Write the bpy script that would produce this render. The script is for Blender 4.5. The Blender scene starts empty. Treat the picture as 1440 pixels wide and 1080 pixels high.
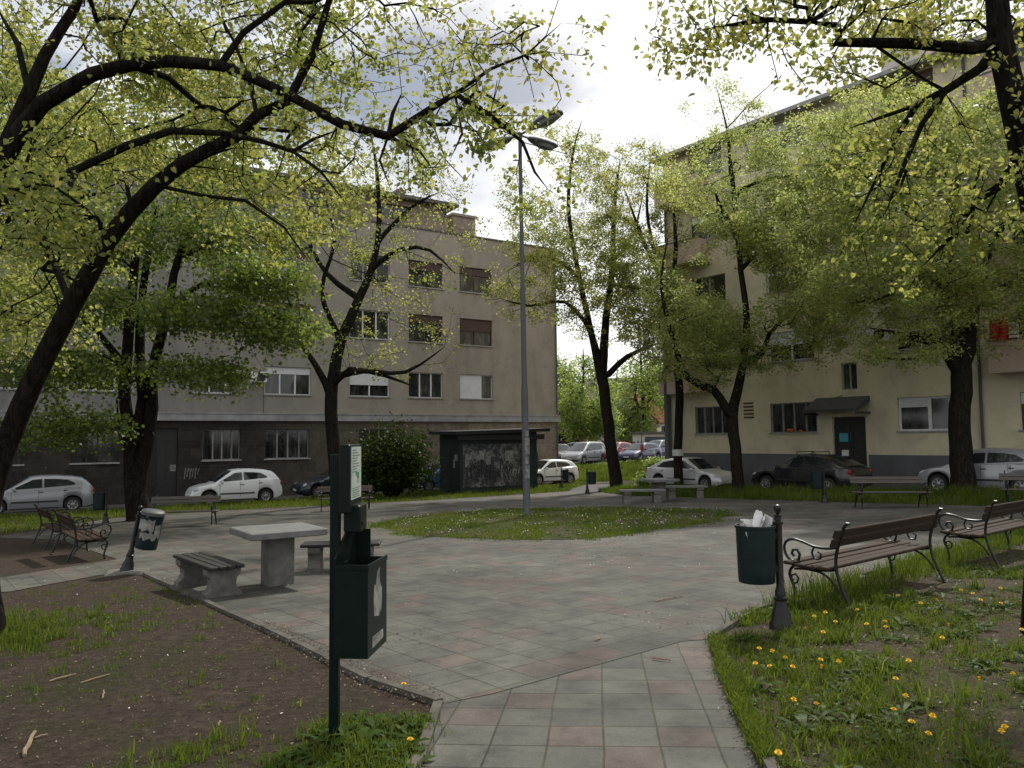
import bpy, bmesh, math, random
import numpy as np
from mathutils import Vector, Matrix, Euler
from mathutils.geometry import tessellate_polygon

random.seed(11)
rng = np.random.default_rng(11)
sc = bpy.context.scene
COL = sc.collection
R = math.radians
PI = math.pi

# ------------------------------------------------------------------ camera
FPX = 1080.0
CAM = Vector((0, 0, 1.6))
PITCH = math.atan((616.5 - 540) / FPX)
ROLL = R(-0.6)
CROT = Euler((PI / 2 + PITCH, 0, 0)).to_matrix() @ Matrix.Rotation(ROLL, 3, 'Z')


def ray(u, v):
    return CROT @ Vector(((u - 720) / FPX, -(v - 540) / FPX, -1))


def sstep(t):
    t = min(1, max(0, t))
    return t * t * (3 - 2 * t)


def g(x, y):                                   # lie of the land: falls away gently, rises again far off
    z = -.0258 * min(47, max(-15, y)) + .020 * min(28, max(-28, x))
    return z + .75 * sstep((y - 49) / 17)


def G(u, v):                                   # point of the ground seen at (u, v)
    d = ray(u, v)
    t = 1.0
    for _ in range(4000):
        p = CAM + d * t
        if p.z <= g(p.x, p.y) or p.y > 120:
            break
        t += .02
    return p


def P(u, v, Y):                                # point at depth Y seen at (u, v)
    d = ray(u, v)
    return CAM + d * (Y / d.y)


def onground(u, Y):
    p = P(u, 640, Y)
    return Vector((p.x, Y, g(p.x, Y)))


cam_d = bpy.data.cameras.new("camera")
cam_d.lens = FPX / 1440 * 36
cam_d.sensor_width = 36
cam_d.clip_end = 1500
cam_d.clip_start = .05
cam = bpy.data.objects.new("camera", cam_d)
COL.objects.link(cam)
cam.matrix_world = Matrix.Translation(CAM) @ CROT.to_4x4()
sc.camera = cam


# ------------------------------------------------------------------ mesh helpers
class MB:
    def __init__(s):
        s.v = []
        s.f = []
        s.n = 0
        s.M = None

    def add(s, vs, fs):
        if s.M is not None:
            vs = [tuple(s.M @ Vector(p)) for p in vs]
        s.v.extend([tuple(p) for p in vs])
        k = s.n
        s.f.extend([tuple(i + k for i in q) for q in fs])
        s.n += len(vs)

    def box(s, x0, x1, y0, y1, z0, z1):
        s.add([(x0, y0, z0), (x1, y0, z0), (x1, y1, z0), (x0, y1, z0), (x0, y0, z1), (x1, y0, z1), (x1, y1, z1), (x0, y1, z1)],
              [(0, 3, 2, 1), (4, 5, 6, 7), (0, 1, 5, 4), (1, 2, 6, 5), (2, 3, 7, 6), (3, 0, 4, 7)])

    def cbox(s, c, sz, b=0.0, rot=None):       # centred box with chamfered edges
        hx, hy, hz = sz[0] / 2, sz[1] / 2, sz[2] / 2
        if b <= 0:
            vs = [(x, y, z) for z in (-hz, hz) for x, y in ((-hx, -hy), (hx, -hy), (hx, hy), (-hx, hy))]
            fs = [(0, 3, 2, 1), (4, 5, 6, 7), (0, 1, 5, 4), (1, 2, 6, 5), (2, 3, 7, 6), (3, 0, 4, 7)]
        else:
            b = min(b, hx * .9, hy * .9, hz * .9)
            rings = []
            for z, k in ((-hz, b), (-hz + b, 0), (hz - b, 0), (hz, b)):
                X, Y = hx - k, hy - k
                c2 = b
                rings.append([(-X + c2, -Y, z), (X - c2, -Y, z), (X, -Y + c2, z), (X, Y - c2, z), (X - c2, Y, z), (-X + c2, Y, z), (-X, Y - c2, z), (-X, -Y + c2, z)])
            vs = [p for r in rings for p in r]
            fs = [tuple(range(7, -1, -1)), tuple(range(24, 32))]
            for i in range(3):
                for j in range(8):
                    a = i * 8 + j
                    c_ = i * 8 + (j + 1) % 8
                    fs.append((a, c_, c_ + 8, a + 8))
        out = []
        for p in vs:
            p = Vector(p)
            if rot is not None:
                p = rot @ p
            out.append(tuple(p + Vector(c)))
        s.add(out, fs)

    def tube(s, pts, rad, n=8, cap=True):
        pts = [Vector(p) for p in pts]
        if not hasattr(rad, '__len__'):
            rad = [rad] * len(pts)
        vs = []
        fs = []
        up = Vector((0, 0, 1))
        prev = None
        for i, p in enumerate(pts):
            a = pts[max(0, i - 1)]
            b = pts[min(len(pts) - 1, i + 1)]
            t = (b - a)
            if t.length < 1e-9:
                t = Vector((0, 0, 1))
            t.normalize()
            if prev is None:
                x = t.cross(up)
                if x.length < .05:
                    x = t.cross(Vector((0, 1, 0)))
            else:
                x = prev - t * prev.dot(t)
            if x.length < 1e-6:
                x = t.orthogonal()
            x.normalize()
            prev = x
            y = t.cross(x)
            for k in range(n):
                an = 2 * PI * k / n
                vs.append(p + (x * math.cos(an) + y * math.sin(an)) * rad[i])
        for i in range(len(pts) - 1):
            for k in range(n):
                a = i * n + k
                b = i * n + (k + 1) % n
                fs.append((a, b, b + n, a + n))
        if cap:
            fs.append(tuple(range(n - 1, -1, -1)))
            fs.append(tuple((len(pts) - 1) * n + k for k in range(n)))
        s.add(vs, fs)

    def lathe(s, prof, n=20, c=(0, 0, 0), axis='z'):
        vs = []
        for r, z in prof:
            for k in range(n):
                an = 2 * PI * k / n
                x, y = r * math.cos(an), r * math.sin(an)
                if axis == 'z':
                    vs.append((c[0] + x, c[1] + y, c[2] + z))
                elif axis == 'y':
                    vs.append((c[0] + x, c[1] + z, c[2] + y))
                else:
                    vs.append((c[0] + z, c[1] + x, c[2] + y))
        fs = []
        for i in range(len(prof) - 1):
            for k in range(n):
                a = i * n + k
                b = i * n + (k + 1) % n
                fs.append((a, b, b + n, a + n))
        fs.append(tuple(range(n - 1, -1, -1)))
        fs.append(tuple((len(prof) - 1) * n + k for k in range(n)))
        s.add(vs, fs)

    def prism(s, poly, d0, d1, plane='xz'):     # polygon in a plane, extruded along the third axis
        n = len(poly)
        def m(a, b, d):
            return {'xz': (a, d, b), 'xy': (a, b, d), 'yz': (d, a, b)}[plane]
        vs = [m(a, b, d0) for a, b in poly] + [m(a, b, d1) for a, b in poly]
        fs = []
        tri = tessellate_polygon([[Vector((a, b, 0)) for a, b in poly]])
        for t in tri:
            fs.append(tuple(t))
            fs.append(tuple(i + n for i in reversed(t)))
        for i in range(n):
            j = (i + 1) % n
            fs.append((i, j, j + n, i + n))
        s.add(vs, fs)

    def quad(s, a, b, c, d):
        s.add([a, b, c, d], [(0, 1, 2, 3)])

    def build(s, name, mat, parent=None, smooth=False, fix=True):
        me = bpy.data.meshes.new(name)
        me.from_pydata(s.v, [], s.f)
        if fix:
            bm = bmesh.new()
            bm.from_mesh(me)
            bmesh.ops.recalc_face_normals(bm, faces=bm.faces)
            bm.to_mesh(me)
            bm.free()
        if smooth:
            me.polygons.foreach_set('use_smooth', [True] * len(me.polygons))
            try:
                me.set_sharp_from_angle(angle=R(38))
            except Exception:
                pass
        me.update()
        if mat is not None:
            me.materials.append(mat)
        o = bpy.data.objects.new(name, me)
        COL.objects.link(o)
        if parent is not None:
            o.parent = parent
        return o


def npmesh(name, V, faces_flat, counts, mat, parent=None, rnd=None, smooth=False):
    """mesh straight from numpy arrays; rnd = one value per face"""
    me = bpy.data.meshes.new(name)
    V = np.asarray(V, dtype=np.float32)
    me.vertices.add(len(V))
    me.vertices.foreach_set('co', V.ravel())
    me.loops.add(len(faces_flat))
    me.loops.foreach_set('vertex_index', np.asarray(faces_flat, dtype=np.int32))
    counts = np.asarray(counts, dtype=np.int32)
    me.polygons.add(len(counts))
    st = np.concatenate(([0], np.cumsum(counts)[:-1])).astype(np.int32)
    me.polygons.foreach_set('loop_start', st)
    me.polygons.foreach_set('loop_total', counts)
    if smooth:
        me.polygons.foreach_set('use_smooth', np.ones(len(counts), dtype=bool))
    me.update(calc_edges=True)
    me.validate()
    if rnd is not None:
        a = me.attributes.new('rnd', 'FLOAT', 'FACE')
        a.data.foreach_set('value', np.asarray(rnd, dtype=np.float32))
    if mat is not None:
        me.materials.append(mat)
    o = bpy.data.objects.new(name, me)
    COL.objects.link(o)
    if parent is not None:
        o.parent = parent
    return o


def tag(o, label, cat, group=None):
    o['label'] = label
    o['category'] = cat
    if group:
        o['group'] = group
    return o


def kind(o, k):
    o['kind'] = k
    return o


def thing(name, label, cat, loc=(0, 0, 0), rz=0, group=None):
    o = bpy.data.objects.new(name, None)
    COL.objects.link(o)
    o.location = loc
    o.rotation_euler = (0, 0, rz)
    o.empty_display_size = .2
    return tag(o, label, cat, group)


def dup(root, loc, rz, label, group=None, rx=0, ry=0, scale=None):
    def cp(o, parent):
        c = o.copy()
        COL.objects.link(c)
        if parent is not None:
            c.parent = parent
        for ch in [k for k in o.children]:
            cp(ch, c)
        return c
    r = cp(root, None)
    r.location = loc
    r.rotation_euler = (rx, ry, rz)
    if scale:
        r.scale = (scale,) * 3
    r['label'] = label
    if group:
        r['group'] = group
    return r


# ------------------------------------------------------------------ materials
class NT:
    def __init__(s, name):
        s.m = bpy.data.materials.new(name)
        s.m.use_nodes = True
        s.t = s.m.node_tree
        s.t.nodes.clear()
        s.out = s.n('ShaderNodeOutputMaterial')
        s.b = s.n('ShaderNodeBsdfPrincipled')
        s.l(s.b.outputs[0], s.out.inputs[0])

    def n(s, typ, **kw):
        k = s.t.nodes.new(typ)
        for a, b in kw.items():
            if a in k.inputs:
                pass
            setattr(k, a, b)
        return k

    def l(s, a, b):
        s.t.links.new(a, b)

    def coord(s, which='Object', scale=(1, 1, 1), rot=(0, 0, 0), loc=(0, 0, 0)):
        c = s.n('ShaderNodeTexCoord')
        mp = s.n('ShaderNodeMapping')
        mp.inputs['Scale'].default_value = scale
        mp.inputs['Rotation'].default_value = rot
        mp.inputs['Location'].default_value = loc
        s.l(c.outputs[which], mp.inputs['Vector'])
        return mp.outputs[0]

    def noise(s, vec, scale, detail=5, rough=.6, dist=0):
        k = s.n('ShaderNodeTexNoise')
        k.inputs['Scale'].default_value = scale
        k.inputs['Detail'].default_value = detail
        k.inputs['Roughness'].default_value = rough
        k.inputs['Distortion'].default_value = dist
        s.l(vec, k.inputs['Vector'])
        return k.outputs['Fac']

    def ramp(s, fac, stops, interp='LINEAR'):
        k = s.n('ShaderNodeValToRGB')
        e = k.color_ramp.elements
        k.color_ramp.interpolation = interp
        while len(e) < len(stops):
            e.new(.5)
        for i, (p, c) in enumerate(stops):
            e[i].position = p
            if not hasattr(c, '__len__'):
                c = (c, c, c)
            e[i].color = (*c[:3], 1)
        s.l(fac, k.inputs[0])
        return k.outputs[0]

    def mix(s, fac, a, b, mode='MIX'):
        k = s.n('ShaderNodeMix', data_type='RGBA', blend_type=mode)
        for sock, val in ((k.inputs[0], fac), (k.inputs[6], a), (k.inputs[7], b)):
            if isinstance(val, (int, float)):
                sock.default_value = val
            elif hasattr(val, 'links') or hasattr(val, 'is_linked'):
                s.l(val, sock)
            else:
                sock.default_value = (*val[:3], 1)
        return k.outputs[2]

    def math(s, op, a, b=0.0, clamp=False):
        k = s.n('ShaderNodeMath', operation=op)
        k.use_clamp = clamp
        for i, val in enumerate((a, b)):
            if isinstance(val, (int, float)):
                k.inputs[i].default_value = val
            else:
                s.l(val, k.inputs[i])
        return k.outputs[0]

    def bump(s, h, strength=.3, dist=.02):
        k = s.n('ShaderNodeBump')
        k.inputs['Strength'].default_value = strength
        k.inputs['Distance'].default_value = dist
        s.l(h, k.inputs['Height'])
        s.l(k.outputs[0], s.b.inputs['Normal'])

    def col(s, c):
        if hasattr(c, 'is_linked'):
            s.l(c, s.b.inputs['Base Color'])
        else:
            s.b.inputs['Base Color'].default_value = (*c[:3], 1)

    def set(s, rough=.7, metal=0, spec=.5, coat=0):
        s.b.inputs['Roughness'].default_value = rough
        s.b.inputs['Metallic'].default_value = metal
        s.b.inputs['Specular IOR Level'].default_value = spec
        if coat:
            s.b.inputs['Coat Weight'].default_value = coat
            s.b.inputs['Coat Roughness'].default_value = .08
        return s


def pm(name, c1, c2=None, scale=8, rough=.7, bump=0, spec=.4, metal=0, coat=0, stretch=(1, 1, 1), lo=.35, hi=.7):
    t = NT(name).set(rough, metal, spec, coat)
    c2 = c2 or tuple(k * .75 for k in c1)
    vec = t.coord('Object', stretch)
    f = t.noise(vec, scale, 6, .65)
    t.col(t.ramp(f, [(lo, c1), (hi, c2)]))
    if bump:
        t.bump(t.noise(vec, scale * 4, 6, .7), bump, .01)
    return t.m


M = {}
M['iron'] = pm('cast_iron', (.009, .009, .010), (.016, .015, .014), 30, .36, .15, .35)
M['green_metal'] = pm('dark_green_metal', (.003, .009, .007), (.006, .014, .011), 9, .4, .05, .16)
M['teal_metal'] = pm('teal_green_metal', (.006, .014, .0155), (.011, .022, .023), 7, .45, .05, .25)
M['plank'] = pm('weathered_plank', (.048, .032, .022), (.022, .016, .012), 9, .75, .3, .16, stretch=(.6, 8, 8))
M['plank_dark'] = pm('dark_plank', (.035, .026, .02), (.018, .015, .013), 9, .6, .3, .35, stretch=(8, .6, 8))
M['concrete'] = pm('concrete', (.175, .165, .148), (.08, .076, .068), 5, .85, .35, .25)
M['concrete_top'] = pm('table_terrazzo', (.18, .177, .172), (.115, .112, .107), 6, .55, .12, .35)
M['galv'] = pm('grey_pole_paint', (.085, .09, .092), (.06, .063, .066), 5, .55, .05, .4)
M['lamp_top'] = pm('lamp_housing', (.17, .19, .20), (.12, .14, .145), 6, .5, 0, .4)
M['lamp_glass'] = pm('lamp_lens', (.34, .37, .37), (.25, .27, .27), 12, .35, 0, .5)
M['rubber'] = pm('rubber', (.012, .012, .012), (.02, .02, .02), 20, .8)
M['rim'] = pm('wheel_rim', (.35, .36, .37), (.2, .2, .21), 8, .35, 0, .5, .6)
M['black_trim'] = pm('black_trim', (.012, .012, .013), (.02, .02, .02), 10, .55)
M['red_lens'] = pm('tail_lamp', (.32, .012, .012), (.2, .01, .01), 20, .2)
M['head_lens'] = pm('head_lamp', (.6, .62, .64), (.3, .31, .33), 30, .12)
M['plate'] = pm('number_plate', (.65, .66, .66), (.5, .5, .5), 20, .4)
M['paper'] = pm('white_paper', (.78, .78, .77), (.62, .62, .62), 12, .8, .1)
M['poster_bits'] = pm('torn_poster', (.30, .30, .28), (.07, .07, .07), 9, .8)
M['white_pvc'] = pm('white_window_frame', (.72, .73, .74), (.6, .6, .6), 5, .4)
M['brown_wood'] = pm('brown_window_frame', (.10, .06, .04), (.06, .04, .03), 8, .5)
M['grey_frame'] = pm('old_grey_frame', (.33, .32, .30), (.22, .21, .2), 8, .6)
M['dark_frame'] = pm('dark_frame', (.03, .028, .027), (.02, .02, .02), 8, .5)
M['sill'] = pm('window_sill', (.36, .35, .33), (.22, .21, .2), 5, .7)
M['shutter'] = pm('roller_shutter', (.68, .69, .70), (.6, .6, .61), 3, .6)
M['brown_shutter'] = pm('brown_shutter', (.085, .052, .036), (.05, .033, .025), 6, .6)
M['roof_sheet'] = pm('roof_sheet', (.12, .11, .10), (.07, .065, .06), 4, .6, .1)
M['chimney'] = pm('chimney_render', (.30, .24, .19), (.20, .16, .13), 3, .9, .2)
M['red_tile'] = pm('red_roof_tile', (.34, .12, .06), (.22, .08, .045), 6, .8, .3)
M['white_wall'] = pm('white_render', (.62, .60, .56), (.48, .46, .43), 2, .85)
M['red_wall'] = pm('red_paint', (.33, .035, .035), (.2, .03, .03), 4, .6)
M['far_wall'] = pm('far_grey_render', (.34, .32, .29), (.25, .24, .22), .6, .9)
M['far_tan'] = pm('far_tan_render', (.45, .38, .29), (.33, .28, .22), .6, .9)
M['pink'] = pm('pink_render', (.52, .41, .33), (.44, .34, .27), 1.5, .85, .1)
M['black_fence'] = pm('black_fence', (.02, .02, .02), (.03, .03, .03), 3, .6)
M['cloth_red'] = pm('red_cloth', (.5, .03, .03), (.35, .02, .02), 6, .8)
M['poster_blue'] = pm('blue_notice', (.06, .32, .42), (.1, .4, .5), 6, .6)
M['kerb'] = pm('kerb_concrete', (.125, .115, .098), (.055, .05, .042), 4, .9, .5, .2)
M['curtain'] = pm('curtain', (.4, .38, .35), (.25, .24, .22), 5, .9, stretch=(6, 1, .3))


def mat_glass():
    t = NT('window_glass').set(.06, 0, .6)
    v = t.coord('Object', (1.0, 1.0, .35))
    f = t.noise(v, 2.2, 3, .6)
    t.col(t.ramp(f, [(.42, (.012, .013, .014)), (.58, (.05, .05, .046)), (.72, (.12, .115, .10))]))
    return t.m


M['glass'] = mat_glass()
M['car_glass'] = pm('car_glass', (.015, .018, .02), (.02, .024, .026), 3, .05, 0, .6)


def paint(name, c, metal=.0):
    return pm(name, c, tuple(k * .93 for k in c), 1.5, .28, 0, .5, metal, .6)


def mat_bark(name='bark', c=(.026, .021, .017)):
    t = NT(name).set(.95, 0, .04)
    v = t.coord('Object', (1, 1, .22))
    f = t.noise(v, 17, 8, .75, 1.2)
    c2 = tuple(k * .35 for k in c)
    moss = (.028, .031, .014)
    base = t.ramp(f, [(.38, c2), (.50, c), (.68, tuple(k * 2.1 for k in c))])
    m = t.noise(t.coord('Object'), 1.7, 5, .7)
    t.col(t.mix(t.ramp(m, [(.52, 0), (.72, .55)]), base, moss))
    t.bump(f, 1.0, .09)
    return t.m


M['bark'] = mat_bark()
M['bark_far'] = mat_bark('bark_weathered', (.028, .023, .019))


def mat_leaf(name, stops, trans, tmix=.5, spec=.55):
    """leaf colour per leaf from the face attribute rnd; light passes through"""
    t = NT(name)
    a = t.n('ShaderNodeAttribute')
    a.attribute_name = 'rnd'
    c = t.ramp(a.outputs['Fac'], stops)
    t.col(c)
    t.set(.46, 0, spec)
    tr = t.n('ShaderNodeBsdfTranslucent')
    tc = t.mix(1.0, c, trans, 'MULTIPLY')
    t.l(tc, tr.inputs[0])
    mx = t.n('ShaderNodeMixShader')
    mx.inputs[0].default_value = tmix
    t.l(t.b.outputs[0], mx.inputs[1])
    t.l(tr.outputs[0], mx.inputs[2])
    t.l(mx.outputs[0], t.out.inputs[0])
    return t.m


LT = (3.25, 3.05, 2.1)
M['leaf_lime'] = mat_leaf('lime_leaf', [(0, (.080, .107, .028)), (.5, (.130, .150, .046)), (1, (.19, .19, .074))], LT, .6)
M['leaf_green'] = mat_leaf('green_leaf', [(0, (.042, .070, .016)), (.6, (.078, .112, .024)), (1, (.13, .155, .042))], LT, .55)
M['leaf_olive'] = mat_leaf('olive_leaf', [(0, (.105, .135, .044)), (.5, (.165, .19, .072)), (1, (.24, .245, .115))], (3.1, 3.05, 2.2), .62)
M['leaf_bush'] = mat_leaf('bush_leaf', [(0, (.018, .034, .008)), (.7, (.035, .058, .012)), (1, (.07, .09, .018))], (1.6, 1.6, .9), .35, .08)
M['leaf_fresh'] = mat_leaf('fresh_leaf', [(0, (.075, .115, .03)), (.6, (.115, .155, .045)), (1, (.17, .19, .07))], (3.2, 3.1, 2.0), .6)
M['grass'] = mat_leaf('grass_blade', [(0, (.045, .068, .013)), (.6, (.088, .12, .022)), (.93, (.125, .155, .034)), (1, (.17, .15, .065))], (2.2, 2.2, 1.2), .4, .1)
M['weed'] = mat_leaf('weed_leaf', [(0, (.025, .048, .010)), (.6, (.05, .085, .016)), (1, (.09, .125, .026))], (1.9, 2.0, 1.0), .35, .06)
M['petal_white'] = pm('white_petal', (.75, .75, .72), (.6, .6, .57), 20, .8)
M['petal_yellow'] = pm('dandelion_yellow', (.78, .50, .02), (.66, .40, .015), 40, .8)
M['stem'] = pm('flower_stem', (.10, .12, .04), (.07, .09, .03), 10, .7)
M['dry'] = mat_leaf('dry_litter', [(0, (.035, .022, .014)), (.5, (.085, .052, .03)), (.85, (.15, .11, .07)), (1, (.32, .28, .22))], (1, 1, 1), .1, .1)
M['twig'] = pm('bare_twig', (.30, .22, .14), (.17, .12, .08), 14, .8)


def mat_soil():
    t = NT('soil').set(.95, 0, .15)
    v = t.coord('Object')
    f1 = t.noise(v, .55, 6, .65, .3)
    f2 = t.noise(v, 14, 8, .75)
    f3 = t.noise(v, 60, 4, .7)
    a = t.ramp(f2, [(.3, (.022, .016, .012)), (.55, (.055, .041, .030)), (.78, (.115, .09, .066))])
    b = t.ramp(f2, [(.3, (.020, .021, .010)), (.7, (.042, .047, .017))])
    c = t.mix(t.ramp(f1, [(.50, 0), (.64, .7)]), a, b)
    spk = t.ramp(f3, [(.66, 0), (.72, .6)])
    t.col(t.mix(spk, c, (.17, .125, .085)))
    t.bump(t.math('ADD', f2, t.math('MULTIPLY', f3, .5)), .9, .03)
    return t.m


def mat_lawn():
    t = NT('lawn_soil').set(.95, 0, .15)
    v = t.coord('Object')
    f1 = t.noise(v, .9, 6, .65, .3)
    f2 = t.noise(v, 18, 8, .75)
    a = t.ramp(f2, [(.3, (.036, .028, .019)), (.55, (.085, .067, .047)), (.75, (.16, .13, .095))])
    b = t.ramp(f2, [(.3, (.026, .036, .012)), (.7, (.058, .074, .022))])
    t.col(t.mix(t.ramp(f1, [(.48, 0), (.66, .85)]), a, b))
    t.bump(f2, .9, .04)
    return t.m


def mat_paving(name, tile, rot):
    t = NT(name).set(.78, 0, .35)
    v = t.coord('Object', (1, 1, 1), (0, 0, rot))
    wob = t.n('ShaderNodeTexNoise')
    wob.inputs['Scale'].default_value = 1.3
    wob.inputs['Detail'].default_value = 3
    t.l(v, wob.inputs['Vector'])
    off = t.n('ShaderNodeVectorMath', operation='SCALE')
    t.l(wob.outputs['Color'], off.inputs[0])
    off.inputs['Scale'].default_value = .035
    add = t.n('ShaderNodeVectorMath', operation='ADD')
    t.l(v, add.inputs[0])
    t.l(off.outputs[0], add.inputs[1])
    br = t.n('ShaderNodeTexBrick')
    br.offset = 0
    br.squash = 1
    br.inputs['Color1'].default_value = (0, 0, 0, 1)
    br.inputs['Color2'].default_value = (1, 1, 1, 1)
    br.inputs['Mortar'].default_value = (.5, .5, .5, 1)
    br.inputs['Scale'].default_value = 1
    br.inputs['Brick Width'].default_value = tile
    br.inputs['Row Height'].default_value = tile
    br.inputs['Mortar Size'].default_value = .0068
    br.inputs['Mortar Smooth'].default_value = .25
    t.l(add.outputs[0], br.inputs['Vector'])
    f_big = t.noise(v, .45, 6, .65, .4)
    f_mid = t.noise(v, 3.2, 7, .7)
    f_fine = t.noise(v, 70, 4, .7)
    tilec = t.ramp(br.outputs['Color'], [(0, (.072, .071, .062)), (.45, (.102, .098, .085)), (.74, (.085, .081, .072)), (.85, (.098, .080, .069)), (1, (.104, .082, .070))])
    st = t.ramp(f_mid, [(.32, (.5, .5, .48)), (.5, (.9, .9, .9)), (.7, (1.18, 1.16, 1.12))])
    c = t.mix(1.0, tilec, st, 'MULTIPLY')
    st2 = t.ramp(f_big, [(.36, (.55, .54, .52)), (.6, (1.18, 1.18, 1.16))])
    c = t.mix(1.0, c, st2, 'MULTIPLY')
    st3 = t.ramp(f_fine, [(.3, (.8, .8, .8)), (.7, (1.15, 1.15, 1.15))])
    c = t.mix(1.0, c, st3, 'MULTIPLY')
    jf = t.math('MULTIPLY', br.outputs['Fac'], t.ramp(t.noise(v, 2.1, 4, .6), [(.3, .6), (.5, 1.0)]))
    jc = t.ramp(f_mid, [(.4, (.018, .016, .013)), (.62, (.045, .048, .022))])
    c = t.mix(jf, c, jc)
    t.col(c)
    h = t.math('SUBTRACT', t.math('MULTIPLY', f_fine, .25), br.outputs['Fac'])
    t.bump(t.math('ADD', h, t.math('MULTIPLY', t.noise(v, 1.6, 2, .5), 1.5)), .55, .012)
    return t.m


def mat_asphalt():
    t = NT('asphalt').set(.85, 0, .3)
    v = t.coord('Object')
    f = t.noise(v, 1.2, 6, .7)
    f2 = t.noise(v, 80, 3, .7)
    c = t.ramp(f, [(.3, (.06, .058, .055)), (.7, (.11, .108, .102))])
    t.col(t.mix(1.0, c, t.ramp(f2, [(.3, .75), (.7, 1.2)]), 'MULTIPLY'))
    t.bump(f2, .4, .01)
    return t.m


def mat_stucco(name, ca, cb, x0=None, x1=None, streak=.5):
    """old render: two shades that change along the facade, rain streaks, patches"""
    t = NT(name).set(.92, 0, .15)
    v = t.coord('Object')
    if x0 is not None:
        sx = t.n('ShaderNodeSeparateXYZ')
        t.l(v, sx.inputs[0])
        mr = t.n('ShaderNodeMapRange')
        mr.inputs[1].default_value = x0
        mr.inputs[2].default_value = x1
        t.l(t.math('ADD', sx.outputs[0], t.math('MULTIPLY', t.math('SUBTRACT', t.noise(v, .25, 4, .6), .5), 9)), mr.inputs[0])
        c = t.mix(mr.outputs[0], ca, cb)
    else:
        c = t.mix(t.ramp(t.noise(v, .3, 4, .6), [(.35, 0), (.65, 1)]), ca, cb)
    s1 = t.noise(t.coord('Object', (.8, .8, .16)), .8, 7, .6, .5)
    c = t.mix(streak, c, t.ramp(s1, [(.3, (.55, .54, .53)), (.52, (1, 1, 1)), (.7, (1.12, 1.11, 1.1))]), 'MULTIPLY')
    s2 = t.noise(v, 1.1, 7, .7, .5)
    c = t.mix(.5, c, t.ramp(s2, [(.32, (.62, .62, .62)), (.5, (1, 1, 1)), (.72, (1.08, 1.07, 1.05))]), 'MULTIPLY')
    t.col(c)
    t.bump(t.noise(v, 40, 5, .7), .3, .01)
    return t.m


def mat_stone(x0, x1):
    t = NT('stone_blocks').set(.9, 0, .2)
    v = t.coord('Object', (1, 1, 1), (PI / 2, 0, 0))
    br = t.n('ShaderNodeTexBrick')
    br.inputs['Color1'].default_value = (.0, .0, .0, 1)
    br.inputs['Color2'].default_value = (1, 1, 1, 1)
    br.inputs['Mortar'].default_value = (.5, .5, .5, 1)
    br.inputs['Scale'].default_value = 1
    br.inputs['Brick Width'].default_value = .9
    br.inputs['Row Height'].default_value = .42
    br.inputs['Mortar Size'].default_value = .008
    t.l(v, br.inputs['Vector'])
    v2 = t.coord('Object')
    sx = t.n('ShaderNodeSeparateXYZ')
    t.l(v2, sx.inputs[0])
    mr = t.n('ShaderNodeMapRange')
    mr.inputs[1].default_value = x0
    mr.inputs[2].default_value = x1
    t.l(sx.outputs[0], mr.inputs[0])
    a = t.ramp(br.outputs['Color'], [(0, (.026, .024, .021)), (1, (.048, .044, .038))])  # left end: tree shade painted into the stone colour, with some dirt
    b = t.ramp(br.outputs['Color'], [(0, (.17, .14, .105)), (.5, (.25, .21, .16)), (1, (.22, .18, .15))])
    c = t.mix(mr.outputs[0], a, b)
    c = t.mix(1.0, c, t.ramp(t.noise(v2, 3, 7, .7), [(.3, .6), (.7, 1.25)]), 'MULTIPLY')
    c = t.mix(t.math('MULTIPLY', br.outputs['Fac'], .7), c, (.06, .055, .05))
    t.col(c)
    t.bump(t.math('SUBTRACT', t.noise(v2, 18, 5, .7), br.outputs['Fac']), .5, .02)
    return t.m


def mat_graffiti():
    t = NT('pasted_bills_and_graffiti').set(.8, 0, .2)
    v = t.coord('Object')
    p = t.noise(v, 1.5, 4, .7, .6)
    fine = t.noise(v, 9, 6, .75, .4)
    c = t.ramp(t.math('ADD', t.math('MULTIPLY', p, .75), t.math('MULTIPLY', fine, .25)), [(.42, (.035, .045, .042)), (.50, (.07, .075, .07)), (.58, (.20, .20, .19)), (.72, (.32, .315, .30))])
    s = t.noise(v, 2.6, 2, .5, 2.4)
    line = t.ramp(t.math('ABSOLUTE', t.math('SUBTRACT', s, .5)), [(.012, 1), (.035, 0)])
    t.col(t.mix(t.math('MULTIPLY', line, .9), c, (.02, .022, .026)))
    return t.m


# ------------------------------------------------------------------ noise for scattering
_ph = rng.uniform(0, 6.28, (12, 2))
_fr = rng.normal(0, 1, (12, 2))


def vnoise(x, y, s=1.0):
    r = np.zeros_like(x)
    for i in range(12):
        r += np.sin((x * _fr[i, 0] + y * _fr[i, 1]) * s * (1 + .35 * (i % 4)) + _ph[i, 0])
    return r / 4.0


def gv(x, y):
    z = -.0258 * np.clip(y, -15, 47) + .020 * np.clip(x, -28, 28)
    t = np.clip((y - 49) / 17, 0, 1)
    return z + .75 * t * t * (3 - 2 * t)


def inpoly(x, y, poly):
    r = np.zeros(x.shape, bool)
    n = len(poly)
    for i in range(n):
        x0, y0 = poly[i][:2]
        x1, y1 = poly[(i + 1) % n][:2]
        c = ((y0 > y) != (y1 > y)) & (x < (x1 - x0) * (y - y0) / (y1 - y0 + 1e-12) + x0)
        r ^= c
    return r


def scatter(poly, n, holes=()):
    xs = [p[0] for p in poly]
    ys = [p[1] for p in poly]
    x = rng.uniform(min(xs), max(xs), n * 3)
    y = rng.uniform(min(ys), max(ys), n * 3)
    k = inpoly(x, y, poly)
    for h in holes:
        k &= ~inpoly(x, y, h)
    return x[k][:n], y[k][:n]


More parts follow.
